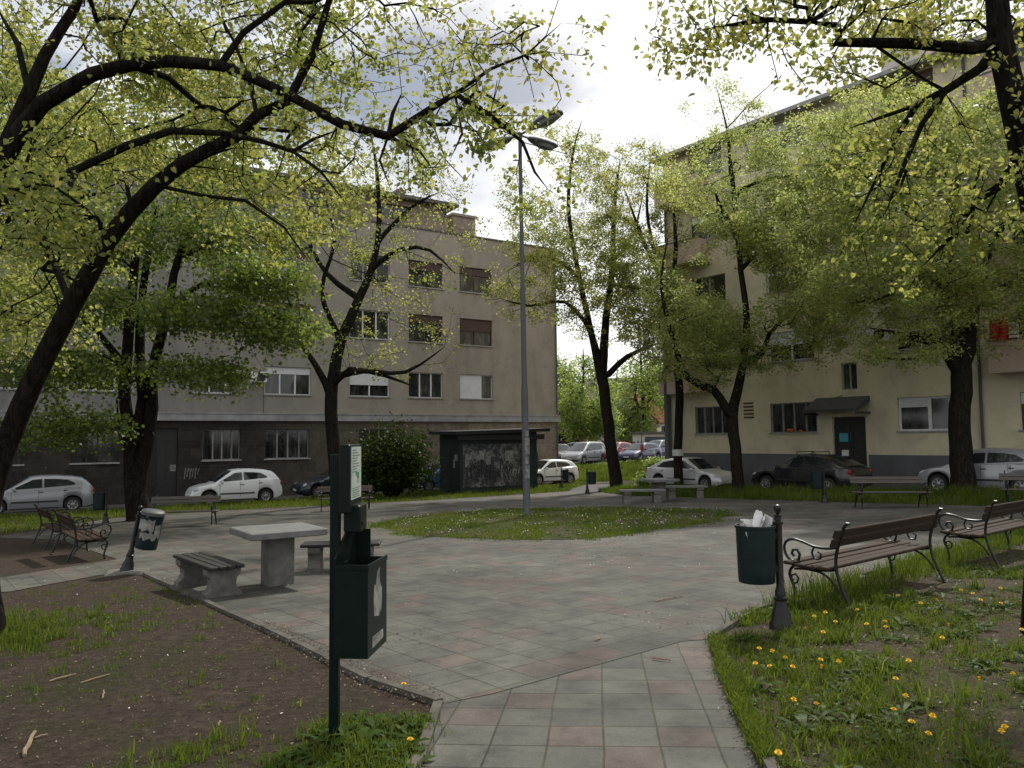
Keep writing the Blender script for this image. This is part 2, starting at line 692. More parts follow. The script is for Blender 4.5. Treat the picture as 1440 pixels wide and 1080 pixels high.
def blades(x, y, h, w, bend=.5, z=None):
    """three-vertex-pair grass blades -> (V, flat, counts)"""
    n = len(x)
    z = gv(x, y) if z is None else z
    an = rng.uniform(0, 2 * PI, n)
    ld = rng.uniform(0, 2 * PI, n)
    b = rng.uniform(.1, 1, n) * bend * h
    px, py = np.cos(an) * w / 2, np.sin(an) * w / 2
    lx, ly = np.cos(ld) * b, np.sin(ld) * b
    V = np.empty((n, 5, 3), np.float32)
    V[:, 0] = np.stack([x - px, y - py, z - .01], 1)
    V[:, 1] = np.stack([x + px, y + py, z - .01], 1)
    V[:, 2] = np.stack([x + px * .75 + lx * .3, y + py * .75 + ly * .3, z + h * .6], 1)
    V[:, 3] = np.stack([x - px * .75 + lx * .3, y - py * .75 + ly * .3, z + h * .6], 1)
    V[:, 4] = np.stack([x + lx, y + ly, z + h], 1)
    base = np.arange(n)[:, None] * 5
    q = (base + np.array([[0, 1, 2, 3]]))
    t = (base + np.array([[3, 2, 4]]))
    flat = np.concatenate([q, t], 1).ravel()
    counts = np.tile(np.array([4, 3]), n)
    return V.reshape(-1, 3), flat, counts, n


def grass(name, parts, mat, rndbase=None):
    Vs, Fs, Cs, Rs = [], [], [], []
    k = 0
    for x, y, h, w, bend in parts:
        V, f, c, n = blades(x, y, h, w, bend)
        Vs.append(V)
        Fs.append(f + k)
        Cs.append(c)
        r = np.clip(.45 + .18 * vnoise(x, y, .8) + rng.normal(0, .2, n), 0, 1)
        Rs.append(np.repeat(r, 2))
        k += len(V)
    o = npmesh(name, np.concatenate(Vs), np.concatenate(Fs), np.concatenate(Cs), mat, None, np.concatenate(Rs))
    return kind(o, 'stuff')


# ------------------------------------------------------------------ lay of the place
def facade_axis(vp, u, Y, flip):
    d = ray(*vp)
    a = Vector((d.x, d.y)).normalized()
    if flip:
        a = -a
    p = P(u, 616, Y)
    return Vector((p.x, p.y)), a


LO, LA = facade_axis((2400, 602), 785, 47.0 * 1730 / 1615, False)    # left building: origin at its right corner, axis to the right
RO, RA = facade_axis((-150, 625), 942, 42800.0 / 1092, True)         # right building: origin at its left corner, axis to the right
LN = Vector((LA.y, -LA.x))                                              # outward normals, towards the square
RN = Vector((RA.y, -RA.x))


def fac(O, A, u, v):
    """(s, z) of the facade seen at pixel (u, v)"""
    d = ray(u, v)
    N = Vector((-A.y, A.x))
    t = (O - Vector((CAM.x, CAM.y))).dot(N) / Vector((d.x, d.y)).dot(N)
    p = CAM + d * t
    return (Vector((p.x, p.y)) - O).dot(A), p.z


def sheet(name, poly, mat, off):
    pts = [Vector((p[0], p[1], g(p[0], p[1]) + off)) for p in poly]
    tri = tessellate_polygon([[Vector((p.x, p.y, 0)) for p in pts]])
    m = MB()
    m.add(pts, [tuple(t) for t in tri])
    o = m.build(name, mat)
    for p in o.data.polygons:
        if p.normal.z < 0:
            p.flip()
    return kind(o, 'structure')


def gridsheet(name, x0, x1, y0, y1, nx, ny, mat, off, ys=None, xs=None, fn=None):
    xs = np.linspace(x0, x1, nx) if xs is None else np.array(xs)
    ys = np.linspace(y0, y1, ny) if ys is None else np.array(ys)
    X, Y = np.meshgrid(xs, ys)
    if fn:
        X, Y = fn(X, Y)
    Z = gv(X, Y) + off
    V = np.stack([X.ravel(), Y.ravel(), Z.ravel()], 1)
    nx, ny = len(xs), len(ys)
    i = np.arange(ny - 1)[:, None] * nx + np.arange(nx - 1)[None, :]
    q = np.stack([i, i + 1, i + nx + 1, i + nx], -1).reshape(-1, 4)
    return kind(npmesh(name, V, q.ravel(), np.full(len(q), 4), mat), 'structure')


XS = sorted(set([-900, -400, -150, -80, -50, -28, 28, 50, 80, 150, 400, 900] + list(range(-28, 29, 7))))
YS = sorted(set([-300, -60, -15, 0, 15, 30, 47, 49] + [49 + 17 * k / 12 for k in range(13)] + [90, 140, 250, 500, 1100]))
gridsheet('ground', 0, 0, 0, 0, 0, 0, mat_soil(), 0, YS, XS)

AX = R(6.5)                                     # the path's heading, right of the view
M['plaza'] = mat_paving('plaza_paving', .335, R(45) + AX)
M['path'] = mat_paving('path_paving', .315, AX)
M['asphalt'] = mat_asphalt()
M['lawn'] = mat_lawn()


def gp(*uv):
    return [(p.x, p.y) for p in (G(u, v) for u, v in uv)]


plaza_edge_near = gp((617, 993), (693, 977), (960, 903), (1000, 900), (1060, 862), (1180, 822), (1340, 772), (1438, 741))
plaza_far_r = gp((1440, 714), (1200, 707), (1000, 701), (880, 697), (840, 692))
plaza_far_l = gp((800, 691), (745, 695), (600, 704), (450, 712), (300, 719), (160, 729))
left_far = [(-13.2, 18.6), (-16.5, 17.4)]
side = [(-16.5, 16.2)] + gp((-10, 756), (85, 760), (165, 787), (0, 813)) + [(-12.5, 10.6), (-12.5, 9.4)]
side2 = gp((13, 833), (143, 809), (203, 809), (370, 885), (520, 960))
plaza_poly = plaza_edge_near + [(13.8, 17.3)] + plaza_far_r + [(4.3, 38.0), (3.1, 38.6)] + plaza_far_l + left_far + side + side2
sheet('plaza', plaza_poly, M['plaza'], .008)
path_r = gp((1004, 905), (1018, 950), (1050, 1020), (1082, 1080))
path_l = gp((590, 1073), (617, 993))
path_poly = path_l + [(-.35, 6.3), (1.62, 7.1)] + path_r + [(.25, -7), (-1.75, -7)]
sheet('path', path_poly, M['path'], .004)

isl = []
ic = G(752, 735)
for k in range(40):
    an = 2 * PI * k / 40
    rx, ry = 4.5, 4.6
    q = 1 + .05 * math.sin(3 * an + 1) + .03 * math.sin(7 * an)
    p = 1 / (abs(math.cos(an)) ** 1.6 + abs(math.sin(an)) ** 1.6) ** (1 / 1.6)
    isl.append((ic.x + .35 + rx * q * p * math.cos(an + .1), ic.y + .6 + ry * q * p * math.sin(an + .1)))
sheet('grass_island', isl, M['lawn'], .016)

# right bed (lawn), left verge, right verge
right_bed = gp((1004, 905), (1018, 950), (1050, 1020), (1082, 1080)) + [(.35, -5), (9, -5), (17, 10), (14.0, 17.0)] + list(reversed(gp((1000, 900), (1060, 862), (1180, 822), (1340, 772), (1438, 741))))
sheet('lawn_bed', right_bed, M['lawn'], .004)


def Lf(s, n):                                   # along / in front of the left facade
    p = LO + LA * s + LN * n
    return (p.x, p.y)


def Rf(s, n):
    p = RO + RA * s + RN * n
    return (p.x, p.y)


LROAD, RROAD = 5.6, 5.2
left_verge = [(3.0, 38.6)] + plaza_far_l + left_far[:1] + [(-30, 21)] + [Lf(-44, LROAD), Lf(-30, LROAD), Lf(-15, LROAD), Lf(-2, LROAD)]
sheet('left_verge', left_verge, M['lawn'], .004)
right_verge = list(reversed(plaza_far_r)) + [(13.8, 17.5), (22, 15)] + [Rf(26, RROAD), Rf(12, RROAD), Rf(3, RROAD)] + [(5.0, 37.4)]
sheet('right_verge', right_verge, M['lawn'], .004)


def strip(name, f, s0, s1, n0, n1, mat, off):
    def fn(X, Y):
        A = np.array([[f(s, n) for s in X[0]] for n in Y[:, 0]])
        return A[..., 0], A[..., 1]
    return gridsheet(name, s0, s1, n0, n1, 60, 5, mat, off, fn=fn)


strip('left_street', Lf, -70, 34, -.05, LROAD, M['asphalt'], .006)
strip('right_street', Rf, -5, 45, -.05, RROAD, M['asphalt'], .010)
gridsheet('far_lawn', -1.5, 12.5, 46.2, 60, 20, 24, M['lawn'], .014)
gridsheet('far_street', -60, 90, 60.5, 74, 60, 10, M['asphalt'], .02)


def kerb(pts, w=.075, h=.045, name='kerb', gap=0):
    m = MB()
    for i in range(len(pts) - 1):
        a, b = Vector(pts[i][:2]), Vector(pts[i + 1][:2])
        d = (b - a)
        L = d.length
        d.normalize()
        nrm = Vector((-d.y, d.x)) * w / 2
        nseg = max(1, int(L / .8))
        for k in range(nseg):
            p = a + d * (L * k / nseg + .006)
            q = a + d * (L * (k + 1) / nseg - .006)
            j = random.uniform(-.012, .008)
            vs = []
            for c in (p, q):
                jj = Vector((random.uniform(-.008, .008), random.uniform(-.008, .008)))
                for sg, zz in ((-1, -.05), (1, -.05), (.8, h + j), (-.8, h + j)):
                    r = c + nrm * sg + jj
                    vs.append((r.x, r.y, g(r.x, r.y) + zz))
            m.add(vs, [(0, 1, 2, 3), (7, 6, 5, 4), (0, 4, 5, 1), (1, 5, 6, 2), (2, 6, 7, 3), (3, 7, 4, 0)])
    return kind(m.build(name, M['kerb']), 'structure')


kerb(gp((203, 809), (370, 885), (520, 960), (617, 993), (590, 1073)) + [(-1.75, -4)])
kerb([(.25, -5)] + list(reversed(path_r)) + gp((1000, 900), (1060, 862), (1180, 822), (1340, 772), (1438, 741)))
kerb([Lf(-60, LROAD), Lf(-30, LROAD), Lf(-15, LROAD), Lf(-2, LROAD)], .14, .1)
kerb([Rf(3, RROAD), Rf(15, RROAD), Rf(30, RROAD)], .14, .1)

# ------------------------------------------------------------------ trees
def catmull(pts, rad, step):
    """densify a polyline with smooth curves; returns arrays of points and radii"""
    P_ = [np.array(p) for p in pts]
    out, ro = [], []
    n = len(P_)
    for i in range(n - 1):
        p0 = P_[max(0, i - 1)]
        p1, p2 = P_[i], P_[i + 1]
        p3 = P_[min(n - 1, i + 2)]
        L = np.linalg.norm(p2 - p1)
        k = max(1, int(L / step))
        for j in range(k):
            t = j / k
            q = .5 * ((2 * p1) + (p2 - p0) * t + (2 * p0 - 5 * p1 + 4 * p2 - p3) * t * t + (3 * p1 - p0 - 3 * p2 + p3) * t ** 3)
            out.append(q)
            ro.append(rad[i] * (1 - t) + rad[i + 1] * t)
    out.append(P_[-1])
    ro.append(rad[-1])
    return out, ro


def leaf_mesh(pos, size, up_bias=.6, heart=False, droop=.3, rb=None):
    n = len(pos)
    # leaf axis: random, drooping; normal mostly upward
    az = rng.uniform(0, 2 * PI, n)
    el = rng.normal(-droop, .45, n)
    ax = np.stack([np.cos(az) * np.cos(el), np.sin(az) * np.cos(el), np.sin(el)], 1)
    nr = rng.normal(0, 1, (n, 3))
    nr[:, 2] = np.abs(nr[:, 2]) * .6 + up_bias
    sd = np.cross(ax, nr)
    sd /= np.linalg.norm(sd, axis=1, keepdims=True) + 1e-9
    nr = np.cross(sd, ax)
    L = (size * rng.uniform(.6, 1.3, n))[:, None]
    Wd = L * .42
    fold = L * rng.uniform(.02, .16, n)[:, None]
    if heart:
        pr = [(0, 0, 0), (.12, .55, .5), (.05, .95, 1), (.45, .9, .8), (1.0, 0, -.4), (.45, -.9, .8), (.05, -.95, 1), (.12, -.55, .5)]
        pr = [(0, 0, 0), (-.08, .6, .8), (.3, 1.0, 1), (.68, .62, .5), (1.05, 0, -.5), (.68, -.62, .5), (.3, -1.0, 1), (-.08, -.6, .8)]
    else:
        pr = [(0, 0, 0), (.38, 1, 1), (1, 0, -.3), (.38, -1, 1)]
    K = len(pr)
    V = np.empty((n, K, 3), np.float32)
    for i, (a, b, c) in enumerate(pr):
        V[:, i] = pos + ax * L * a + sd * Wd * b + nr * fold * c
    flat = (np.arange(n)[:, None] * K)
    if heart:
        f = np.concatenate([flat + np.array([[0, 1, 2, 3, 4]]), flat + np.array([[0, 4, 5, 6, 7]])], 1).ravel()
        counts = np.full(2 * n, 5)
        rep = 2
    else:
        f = (flat + np.arange(4)[None, :]).ravel()
        counts = np.full(n, 4)
        rep = 1
    r = np.clip((rb if rb is not None else .5) + rng.normal(0, .22, n), 0, 1)
    return V.reshape(-1, 3), f, counts, np.repeat(r, rep)


def tree(name, label, base, limbs, crowns, leafmat, leafsize, per_tip, cat='tree', bark='bark', group=None, step=.3, tip_r=.0036,
         heart=False, spread=.22, clump=1.0, droop=.3, branch_step=.34, gnarl=.10, attach_from=.35, limb_twigs=0):
    """limbs: [(points, radii, attachable_from)] ; crowns: [(centre, (rx,ry,rz), n)].
    Twigs are grown one by one to points of the crown from the nearest wood already there."""
    root = thing(name, label, cat, base, 0, group)
    pos, par, rad, att, fixed = [], [], [], [], []
    for li, (pts, rr, af) in enumerate(limbs):
        q, r = catmull([np.array(p) for p in pts], rr, step)
        parent = -1
        if li > 0:
            A = np.array(pos)
            parent = int(np.argmin(((A - q[0]) ** 2).sum(1)))
            q, r = q[1:], r[1:]
        for i, (p, k) in enumerate(zip(q, r)):
            jit = rng.normal(0, 1, 3) * k * .08
            pos.append(p + (jit if i and k > .02 else 0))
            par.append(parent)
            rad.append(k)
            fixed.append(True)
            att.append(i / len(q) >= af)
            parent = len(pos) - 1
    # points of the crown
    T = []
    for c, r, n in crowns:
        c = np.array(c)
        m = 0
        while m < n:
            d = rng.normal(0, 1, (n * 2, 3))
            d /= np.linalg.norm(d, axis=1, keepdims=True)
            d *= rng.uniform(0.05, 1, (n * 2, 1)) ** (1 / 2.4)
            p = c + d * np.array(r)
            w = vnoise(p[:, 0] * 1.3 + p[:, 2] * .9, p[:, 1] * 1.3 - p[:, 2] * 1.1, 1.5 / max(.6, min(r)))
            p = p[w > -.25 * clump - .2]
            p = p[:n - m]
            T.append(p)
            m += len(p)
    if limb_twigs:
        cand = [p for p, k, q in zip(pos, att, rad) if k and q < .07]
        ii = rng.choice(len(cand), limb_twigs)
        off = rng.normal(0, 1, (limb_twigs, 3)) * np.array([1, .7, 1])
        off *= (rng.uniform(.15, .55, limb_twigs) / np.linalg.norm(off, axis=1))[:, None]
        T.append(np.array([cand[i] for i in ii]) + off)
    T = np.concatenate(T)
    A = np.array([p for p, k in zip(pos, att) if k])
    d0 = np.array([np.sqrt(((A - t) ** 2).sum(1).min()) for t in T])
    T = T[np.argsort(d0)]
    cap = len(pos) + len(T) * 40
    PA = np.full((cap, 3), 1e6)
    n0 = len(pos)
    PA[:n0] = np.array(pos)
    for i in range(n0):
        if not att[i]:
            PA[i] = 1e6
    real = {i: pos[i] for i in range(n0)}
    cnt = n0
    tips = []
    sprays = []
    for t in T:
        dd = PA[:cnt] - t
        dd2 = (dd ** 2).sum(1)
        kk = min(14, cnt - 1)
        near = np.argpartition(dd2, kk)[:kk]
        bc_, j = 1e9, int(near[0])
        for q in near:
            q = int(q)
            Dq = math.sqrt(dd2[q])
            if par[q] >= 0 and Dq < 1e5:
                dv = np.array(real[q]) - np.array(real[par[q]])
                cs = float(dv @ (t - np.array(real[q]))) / (np.linalg.norm(dv) * Dq + 1e-9)
            else:
                cs = 0
            cost = Dq * (1.9 - .9 * cs)
            if cost < bc_:
                bc_, j = cost, q
        D = math.sqrt(dd2[j])
        if D < .06 or cnt + 45 > cap:
            continue
        a = np.array(real[j])
        pd = a - np.array(real[par[j]]) if par[j] >= 0 else np.array([0, 0, 1.])
        pd = pd / (np.linalg.norm(pd) + 1e-9)
        k = max(1, min(36, int(D / branch_step)))
        side_ = rng.normal(0, 1, 3) * D * gnarl
        c1 = a + pd * D * .35 + side_
        pidx = j
        for i in range(1, k + 1):
            s = i / k
            q = (1 - s) ** 2 * a + 2 * s * (1 - s) * c1 + s * s * t
            q = q + rng.normal(0, 1, 3) * .02 * (1 if i < k else 0) * min(1, D)
            real[cnt] = q
            PA[cnt] = q
            par.append(pidx)
            rad.append(0)
            fixed.append(False)
            pidx = cnt
            cnt += 1
            if s > .55 or (k - i) * branch_step < .5:
                sprays.append(q)
        tips.append(pidx)
    N = cnt
    load = np.zeros(N)
    for t in tips:
        load[t] += 1
    for i in range(N - 1, -1, -1):
        if par[i] >= 0:
            load[par[i]] += load[i]
    rr = np.array(rad)
    for i in range(N):
        if not fixed[i]:
            rr[i] = tip_r * max(1, load[i]) ** .41
    for i in range(N):
        if not fixed[i] and par[i] >= 0:
            rr[i] = min(rr[i], rr[par[i]] * .95)
    # chains
    kids = [[] for _ in range(N)]
    for i in range(N):
        if par[i] >= 0:
            kids[par[i]].append(i)
    m = MB()
    B = np.array(base)
    done = np.zeros(N, bool)
    starts = [i for i in range(N) if par[i] < 0]
    stack = [(None, s) for s in starts]
    while stack:
        pr, i = stack.pop()
        ch = [] if pr is None else [pr]
        while True:
            ch.append(i)
            ks = kids[i]
            if not ks:
                break
            best = max(ks, key=lambda k_: (fixed[k_], rr[k_]))
            for k_ in ks:
                if k_ != best:
                    stack.append((i, k_))
            i = best
        if len(ch) < 2:
            continue
        pts = [np.array(real[k_]) - B for k_ in ch]
        r_ = [rr[k_] for k_ in ch]
        if pr is not None:
            r_[0] = min(r_[0], r_[1] * 1.15)
        big = max(r_)
        m.tube(pts, r_, 10 if big > .07 else (6 if big > .02 else 4), cap=False)
    m.build('trunk', M[bark], root, smooth=True, fix=False)
    # leaves round the tips and the outer twigs
    S = np.array([real[t] for t in tips] + sprays)
    w = np.concatenate([np.full(len(tips), 1.0), np.full(len(sprays), .45)])
    w = w * rng.gamma(1.1, 1.0, len(w))
    n = int(per_tip * len(tips))
    ii = rng.choice(len(S), n, p=w / w.sum())
    L = S[ii] + rng.normal(0, 1, (n, 3)) * np.array([spread, spread, spread * .7])
    rb = .5 + .16 * vnoise(L[:, 0] + L[:, 2], L[:, 1] - L[:, 2] * .7, .9)
    V, f, c, r = leaf_mesh(L, leafsize, heart=heart, droop=droop, rb=rb)
    npmesh('crown', V - B, f, c, M[leafmat], root, r)
    return root


def limb(pts, af=.0):
    """pixels -> limb : (u, v, depth, width in px)"""
    pp, rr = [], []
    for u, v, Y, w in pts:
        pp.append(tuple(P(u, v, Y)))
        rr.append(w / 2 * Y / FPX)
    rr[-1] *= .3
    return pp, rr, af


def blob(u, v, Y, ru, rv, ry, n):
    return tuple(P(u, v, Y)), (ru * Y / FPX, ry, rv * Y / FPX), n


def foot(u, v, w, Y=None):
    p = G(u, v) if Y is None else onground(u, Y)
    return p


def tree_px(name, label, base, limbs, crowns, *a, ws=1.0, **k):
    limbs = [[(u, v, Y, w * ws) for u, v, Y, w in x] for x in limbs]
    """first limb starts at the foot of the tree; its root flare is added here"""
    first = limbs[0]
    u, v, Y, w = first[0]
    pts, rr, af = limb(first[1:], .55)
    b = Vector(base)
    rr = [k * .86 for k in rr]
    r0 = w / 2 * Y / FPX * .82
    pts = [tuple(b + Vector((0, 0, -.15))), tuple(b + Vector((0, 0, .12))), tuple(b + Vector((0, 0, .12)) + (Vector(pts[0]) - b) * .25)] + pts
    rr = [r0 * 1.35, r0 * 1.12, r0 * 1.0] + rr
    L = [(pts, rr, af)] + [limb(x, .12) for x in limbs[1:]]
    return tree(name, label, tuple(base), L, crowns, *a, **k)


# T1: near left, leaning across the corner
tree_px('lime_tree', 'near dark trunk leaning in from the left edge towards the upper middle', G(-14, 892),
        [[(-14, 892, 8, 56), (-24, 760, 8, 54), (-4, 660, 8, 56), (45, 540, 7.9, 52), (100, 430, 7.8, 50), (180, 300, 7.6, 44), (255, 232, 7.5, 38), (335, 190, 7.4, 31), (362, 163, 7.3, 28), (405, 143, 7.3, 25), (440, 75, 7.2, 20), (462, 5, 7.1, 17), (500, -90, 7, 12)],
         [(235, 272, 7.5, 16), (290, 276, 7.3, 9), (345, 282, 7.2, 8), (400, 320, 7.1, 6), (430, 362, 7.0, 4)],
         [(262, 235, 7.5, 14), (300, 215, 7.4, 10), (330, 208, 7.3, 7)],
         [(362, 163, 7.4, 15), (355, 130, 7.5, 10), (330, 60, 7.7, 8), (300, 10, 7.9, 6)],
         [(100, 430, 7.8, 18), (60, 330, 8.2, 14), (30, 250, 8.5, 10), (60, 180, 8.7, 7)]],
        [blob(330, 60, 8.8, 210, 95, 1.1, 330), blob(70, 330, 8.9, 130, 90, .8, 150), blob(390, 290, 8.3, 130, 80, .7, 130), blob(180, 180, 9.3, 200, 100, 1.2, 330), blob(50, 450, 8.8, 90, 90, .7, 60)],
        'leaf_lime', .047, 15, heart=True, spread=.08, droop=.5, ws=.64, limb_twigs=60)

# T2: big arch from a trunk outside the frame
p2 = Vector((-7.0, 7.2, 0))
p2.z = g(p2.x, p2.y)
tree_px('lime_tree', 'tree whose long dark branch arches from the upper left over the square to the lamp', p2,
        [[(-330, 890, 7.2, 66), (-240, 600, 7.2, 60), (-130, 420, 7.2, 58), (-40, 300, 7.2, 54), (5, 222, 7.2, 44), (60, 146, 7.1, 36), (130, 105, 7.0, 32), (235, 86, 6.9, 28), (310, 93, 6.8, 26), (400, 130, 6.7, 22), (480, 175, 6.6, 22), (545, 192, 6.6, 20), (610, 150, 6.6, 16), (640, 132, 6.6, 13), (690, 162, 6.5, 10), (735, 200, 6.5, 8), (752, 242, 6.5, 6), (772, 268, 6.5, 4)],
         [(-20, 270, 7.2, 34), (40, 130, 7.3, 26), (62, 80, 7.3, 22), (105, 10, 7.4, 18), (135, -70, 7.5, 12)],
         [(44, 120, 7.3, 15), (25, 62, 7.4, 12), (-5, 10, 7.5, 9)],
         [(305, 90, 6.8, 15), (342, 46, 6.8, 12), (402, 2, 6.8, 10), (450, -50, 6.8, 7)],
         [(545, 185, 6.6, 9), (552, 160, 6.6, 8), (565, 131, 6.6, 7)],
         [(632, 134, 6.6, 10), (690, 97, 6.6, 7), (740, 77, 6.6, 5), (790, 32, 6.6, 3)],
         [(518, 190, 6.6, 8), (534, 225, 6.5, 6), (550, 268, 6.5, 4)],
         [(562, 185, 6.6, 6), (590, 212, 6.5, 5), (612, 243, 6.5, 3)],
         [(665, 146, 6.6, 7), (650, 188, 6.5, 5), (634, 222, 6.5, 4)],
         [(-20, 290, 7.2, 22), (110, 238, 6.9, 15), (180, 205, 6.8, 15), (240, 184, 6.7, 14), (318, 188, 6.7, 11), (370, 200, 6.6, 10), (412, 213, 6.6, 9), (450, 240, 6.5, 6), (490, 290, 6.5, 4)],
         [(405, 208, 6.6, 7), (440, 196, 6.6, 6), (480, 181, 6.6, 4)]],
        [blob(110, 50, 8.6, 180, 120, 1.1, 320), blob(500, 55, 7.8, 210, 90, .9, 190), blob(690, 110, 7.0, 130, 90, .6, 85), blob(600, 210, 6.9, 110, 60, .5, 55), blob(45, 300, 6.2, 110, 75, .6, 110), blob(340, 200, 7.9, 190, 60, .6, 150), blob(-150, 120, 8, 200, 160, 2.0, 150),
         blob(250, -260, 7.5, 480, 180, 2.5, 330)],  # unseen foliage above the view, added to shade the left soil
        'leaf_lime', .047, 13, heart=True, spread=.08, droop=.5, ws=.74, limb_twigs=110)

# T9: near right
p9 = G(1460, 893)
tree_px('lime_tree', 'near tree at the right edge with a bare branch reaching level across the white sky', p9,
        [[(1460, 893, 6.6, 46), (1472, 600, 6.6, 46), (1470, 420, 6.6, 44), (1452, 280, 6.6, 46), (1427, 150, 6.5, 46), (1407, 60, 6.5, 42), (1402, -30, 6.5, 36), (1425, -200, 6.6, 24), (1400, -330, 6.6, 16)],
         [(1405, 72, 6.5, 24), (1370, 68, 6.4, 19), (1290, 62, 6.4, 17), (1225, 60, 6.3, 15), (1181, 60, 6.3, 14), (1177, 36, 6.3, 11), (1140, 31, 6.2, 9), (1080, 28, 6.1, 8), (1042, 33, 6.1, 7), (1005, 38, 6.1, 5)],
         [(1410, 78, 6.5, 22), (1380, 95, 6.5, 17), (1330, 128, 6.6, 14), (1290, 148, 6.7, 11), (1262, 190, 6.8, 9), (1240, 235, 6.8, 7), (1200, 318, 6.9, 4)],
         [(1318, 135, 6.6, 12), (1296, 175, 6.6, 9), (1270, 235, 6.6, 7), (1245, 300, 6.6, 4)],
         [(1300, 146, 6.6, 8), (1245, 163, 6.6, 6), (1190, 182, 6.6, 3)],
         [(1447, 240, 6.6, 20), (1405, 262, 6.7, 13), (1370, 285, 6.8, 10), (1340, 330, 6.8, 8), (1300, 372, 6.9, 5)],
         [(1240, 60, 6.3, 7), (1290, 105, 6.5, 6), (1330, 132, 6.6, 6)],
         [(1160, 34, 6.2, 6), (1200, -10, 6.3, 8), (1280, -90, 6.4, 12), (1400, -120, 6.5, 18)]],
        [blob(1180, 20, 6.3, 200, 60, .7, 140), blob(1330, 30, 7.4, 130, 80, .8, 130), blob(945, 50, 6.1, 55, 60, .35, 34), blob(1290, 230, 7.6, 120, 110, .6, 90), blob(1420, 200, 6.3, 50, 180, .5, 40), blob(1240, 250, 6.8, 70, 80, .4, 45), blob(1320, 330, 6.8, 60, 50, .4, 30),
         blob(1250, -260, 6, 360, 180, 2.2, 160), blob(1000, -230, 9.5, 330, 120, 2.4, 300), blob(700, -330, 8.5, 300, 140, 2.0, 160), blob(1030, 20, 6.1, 90, 60, .4, 34)],  # the high clumps out of view are added to shade the foreground
        'leaf_lime', .048, 11, heart=True, spread=.075, droop=.55, ws=.92, limb_twigs=90)

# T3: several stems from one foot, dense and green
b3 = onground(196, 24.5)
tree_px('maple_tree', 'dense green tree of several dark stems from one foot, by the leaning bin', b3,
        [[(196, 725, 24.5, 46), (184, 640, 24.5, 30), (176, 545, 24.5, 22), (184, 430, 24.5, 20), (190, 330, 24.6, 14), (170, 220, 24.6, 9)],
         [(192, 690, 24.5, 30), (210, 600, 24.5, 22), (217, 520, 24.5, 19), (236, 432, 24.3, 16), (252, 360, 24.2, 12), (300, 270, 24, 7)],
         [(188, 640, 24.5, 26), (200, 560, 24.6, 20), (196, 480, 24.8, 16), (205, 380, 25, 12), (220, 290, 25, 8)],
         [(236, 432, 24.3, 12), (285, 400, 23.5, 9), (350, 390, 23, 7), (420, 420, 22.5, 4)],
         [(180, 520, 24.5, 14), (120, 450, 24, 10), (50, 410, 23.5, 7)],
         [(250, 365, 24.2, 9), (330, 330, 24, 7), (400, 350, 23.6, 4)]],
        [blob(330, 335, 24, 110, 28, 2.4, 120), blob(370, 395, 23, 85, 24, 2.0, 110), blob(390, 465, 22.6, 65, 28, 1.6, 90), blob(280, 445, 22.8, 110, 24, 2.0, 120), blob(300, 525, 22.6, 75, 20, 1.4, 60), blob(120, 430, 24, 150, 32, 2.8, 190), blob(90, 520, 23.6, 130, 34, 2.4, 150), blob(150, 345, 24.6, 160, 36, 3.2, 200), blob(80, 600, 22.4, 95, 26, 1.2, 80), blob(190, 230, 24.8, 230, 100, 4.0, 380)],
        'leaf_green', .125, 34, spread=.30, ws=.8, step=.5, branch_step=.6, tip_r=.006, droop=.5)

# left tree, trunk outside the frame, filling the sky behind the near boughs
b10 = Vector((-12.2, 15.5, 0))
b10.z = g(b10.x, b10.y)
tree_px('lime_tree', 'leafy tree whose branches come in from the left edge above the silver hatchback', b10,
        [[(-130, 720, 15.5, 40), (-125, 520, 15.5, 36), (-110, 380, 15.5, 32), (-60, 240, 15.5, 22), (20, 120, 15.5, 14), (110, 20, 15.5, 8)],
         [(-112, 390, 15.5, 20), (-40, 330, 15.3, 16), (60, 290, 15.2, 11), (150, 270, 15, 6)],
         [(-90, 320, 15.5, 16), (-30, 180, 15.5, 12), (0, 60, 15.5, 7)],
         [(-120, 470, 15.5, 14), (-50, 440, 15.2, 10), (30, 440, 15, 6)]],
        [blob(60, 180, 15.4, 190, 170, 2.4, 480), blob(40, 430, 15, 90, 70, 1.4, 110), blob(250, 150, 15.2, 130, 120, 1.6, 190), blob(-120, 200, 15.5, 120, 180, 2.4, 120)],
        'leaf_lime', .08, 26, spread=.16, step=.4, branch_step=.45, tip_r=.0042, droop=.5)

# T4
b4 = onground(475, 30)
tree_px('lime_tree', 'thinly leaved tree in front of the dark bush and the grey building', b4,
        [[(475, 705, 30, 27), (470, 640, 30, 24), (466, 560, 30, 23), (478, 485, 30, 20), (505, 420, 30, 16), (522, 380, 30, 13), (533, 320, 30, 10), (530, 240, 30, 7), (520, 180, 30, 4)],
         [(468, 560, 30, 14), (445, 515, 29.6, 10), (418, 480, 29.3, 7), (390, 460, 29, 4)],
         [(468, 545, 30, 12), (492, 520, 29.4, 9), (540, 528, 29, 6), (585, 545, 28.8, 4)],
         [(472, 530, 30, 11), (510, 522, 29, 8), (570, 523, 28.6, 6), (625, 488, 28.3, 3)],
         [(505, 420, 30, 11), (460, 385, 30.4, 8), (432, 330, 30.6, 5), (440, 270, 30.8, 3)],
         [(522, 376, 30, 10), (565, 350, 29.5, 7), (605, 352, 29, 5), (640, 385, 29, 3)],
         [(480, 480, 30, 10), (452, 410, 29.4, 7), (470, 340, 29, 5), (455, 270, 29, 3)],
         [(530, 340, 30, 8), (580, 290, 29.5, 6), (620, 270, 29, 3)]],
        [blob(535, 320, 29.8, 150, 120, 3.2, 330), blob(540, 470, 29.4, 120, 70, 2.4, 110), blob(520, 220, 30, 130, 70, 3, 220)],
        'leaf_lime', .095, 19, spread=.17, ws=.9, step=.5, branch_step=.55, tip_r=.0045, bark='bark_far')

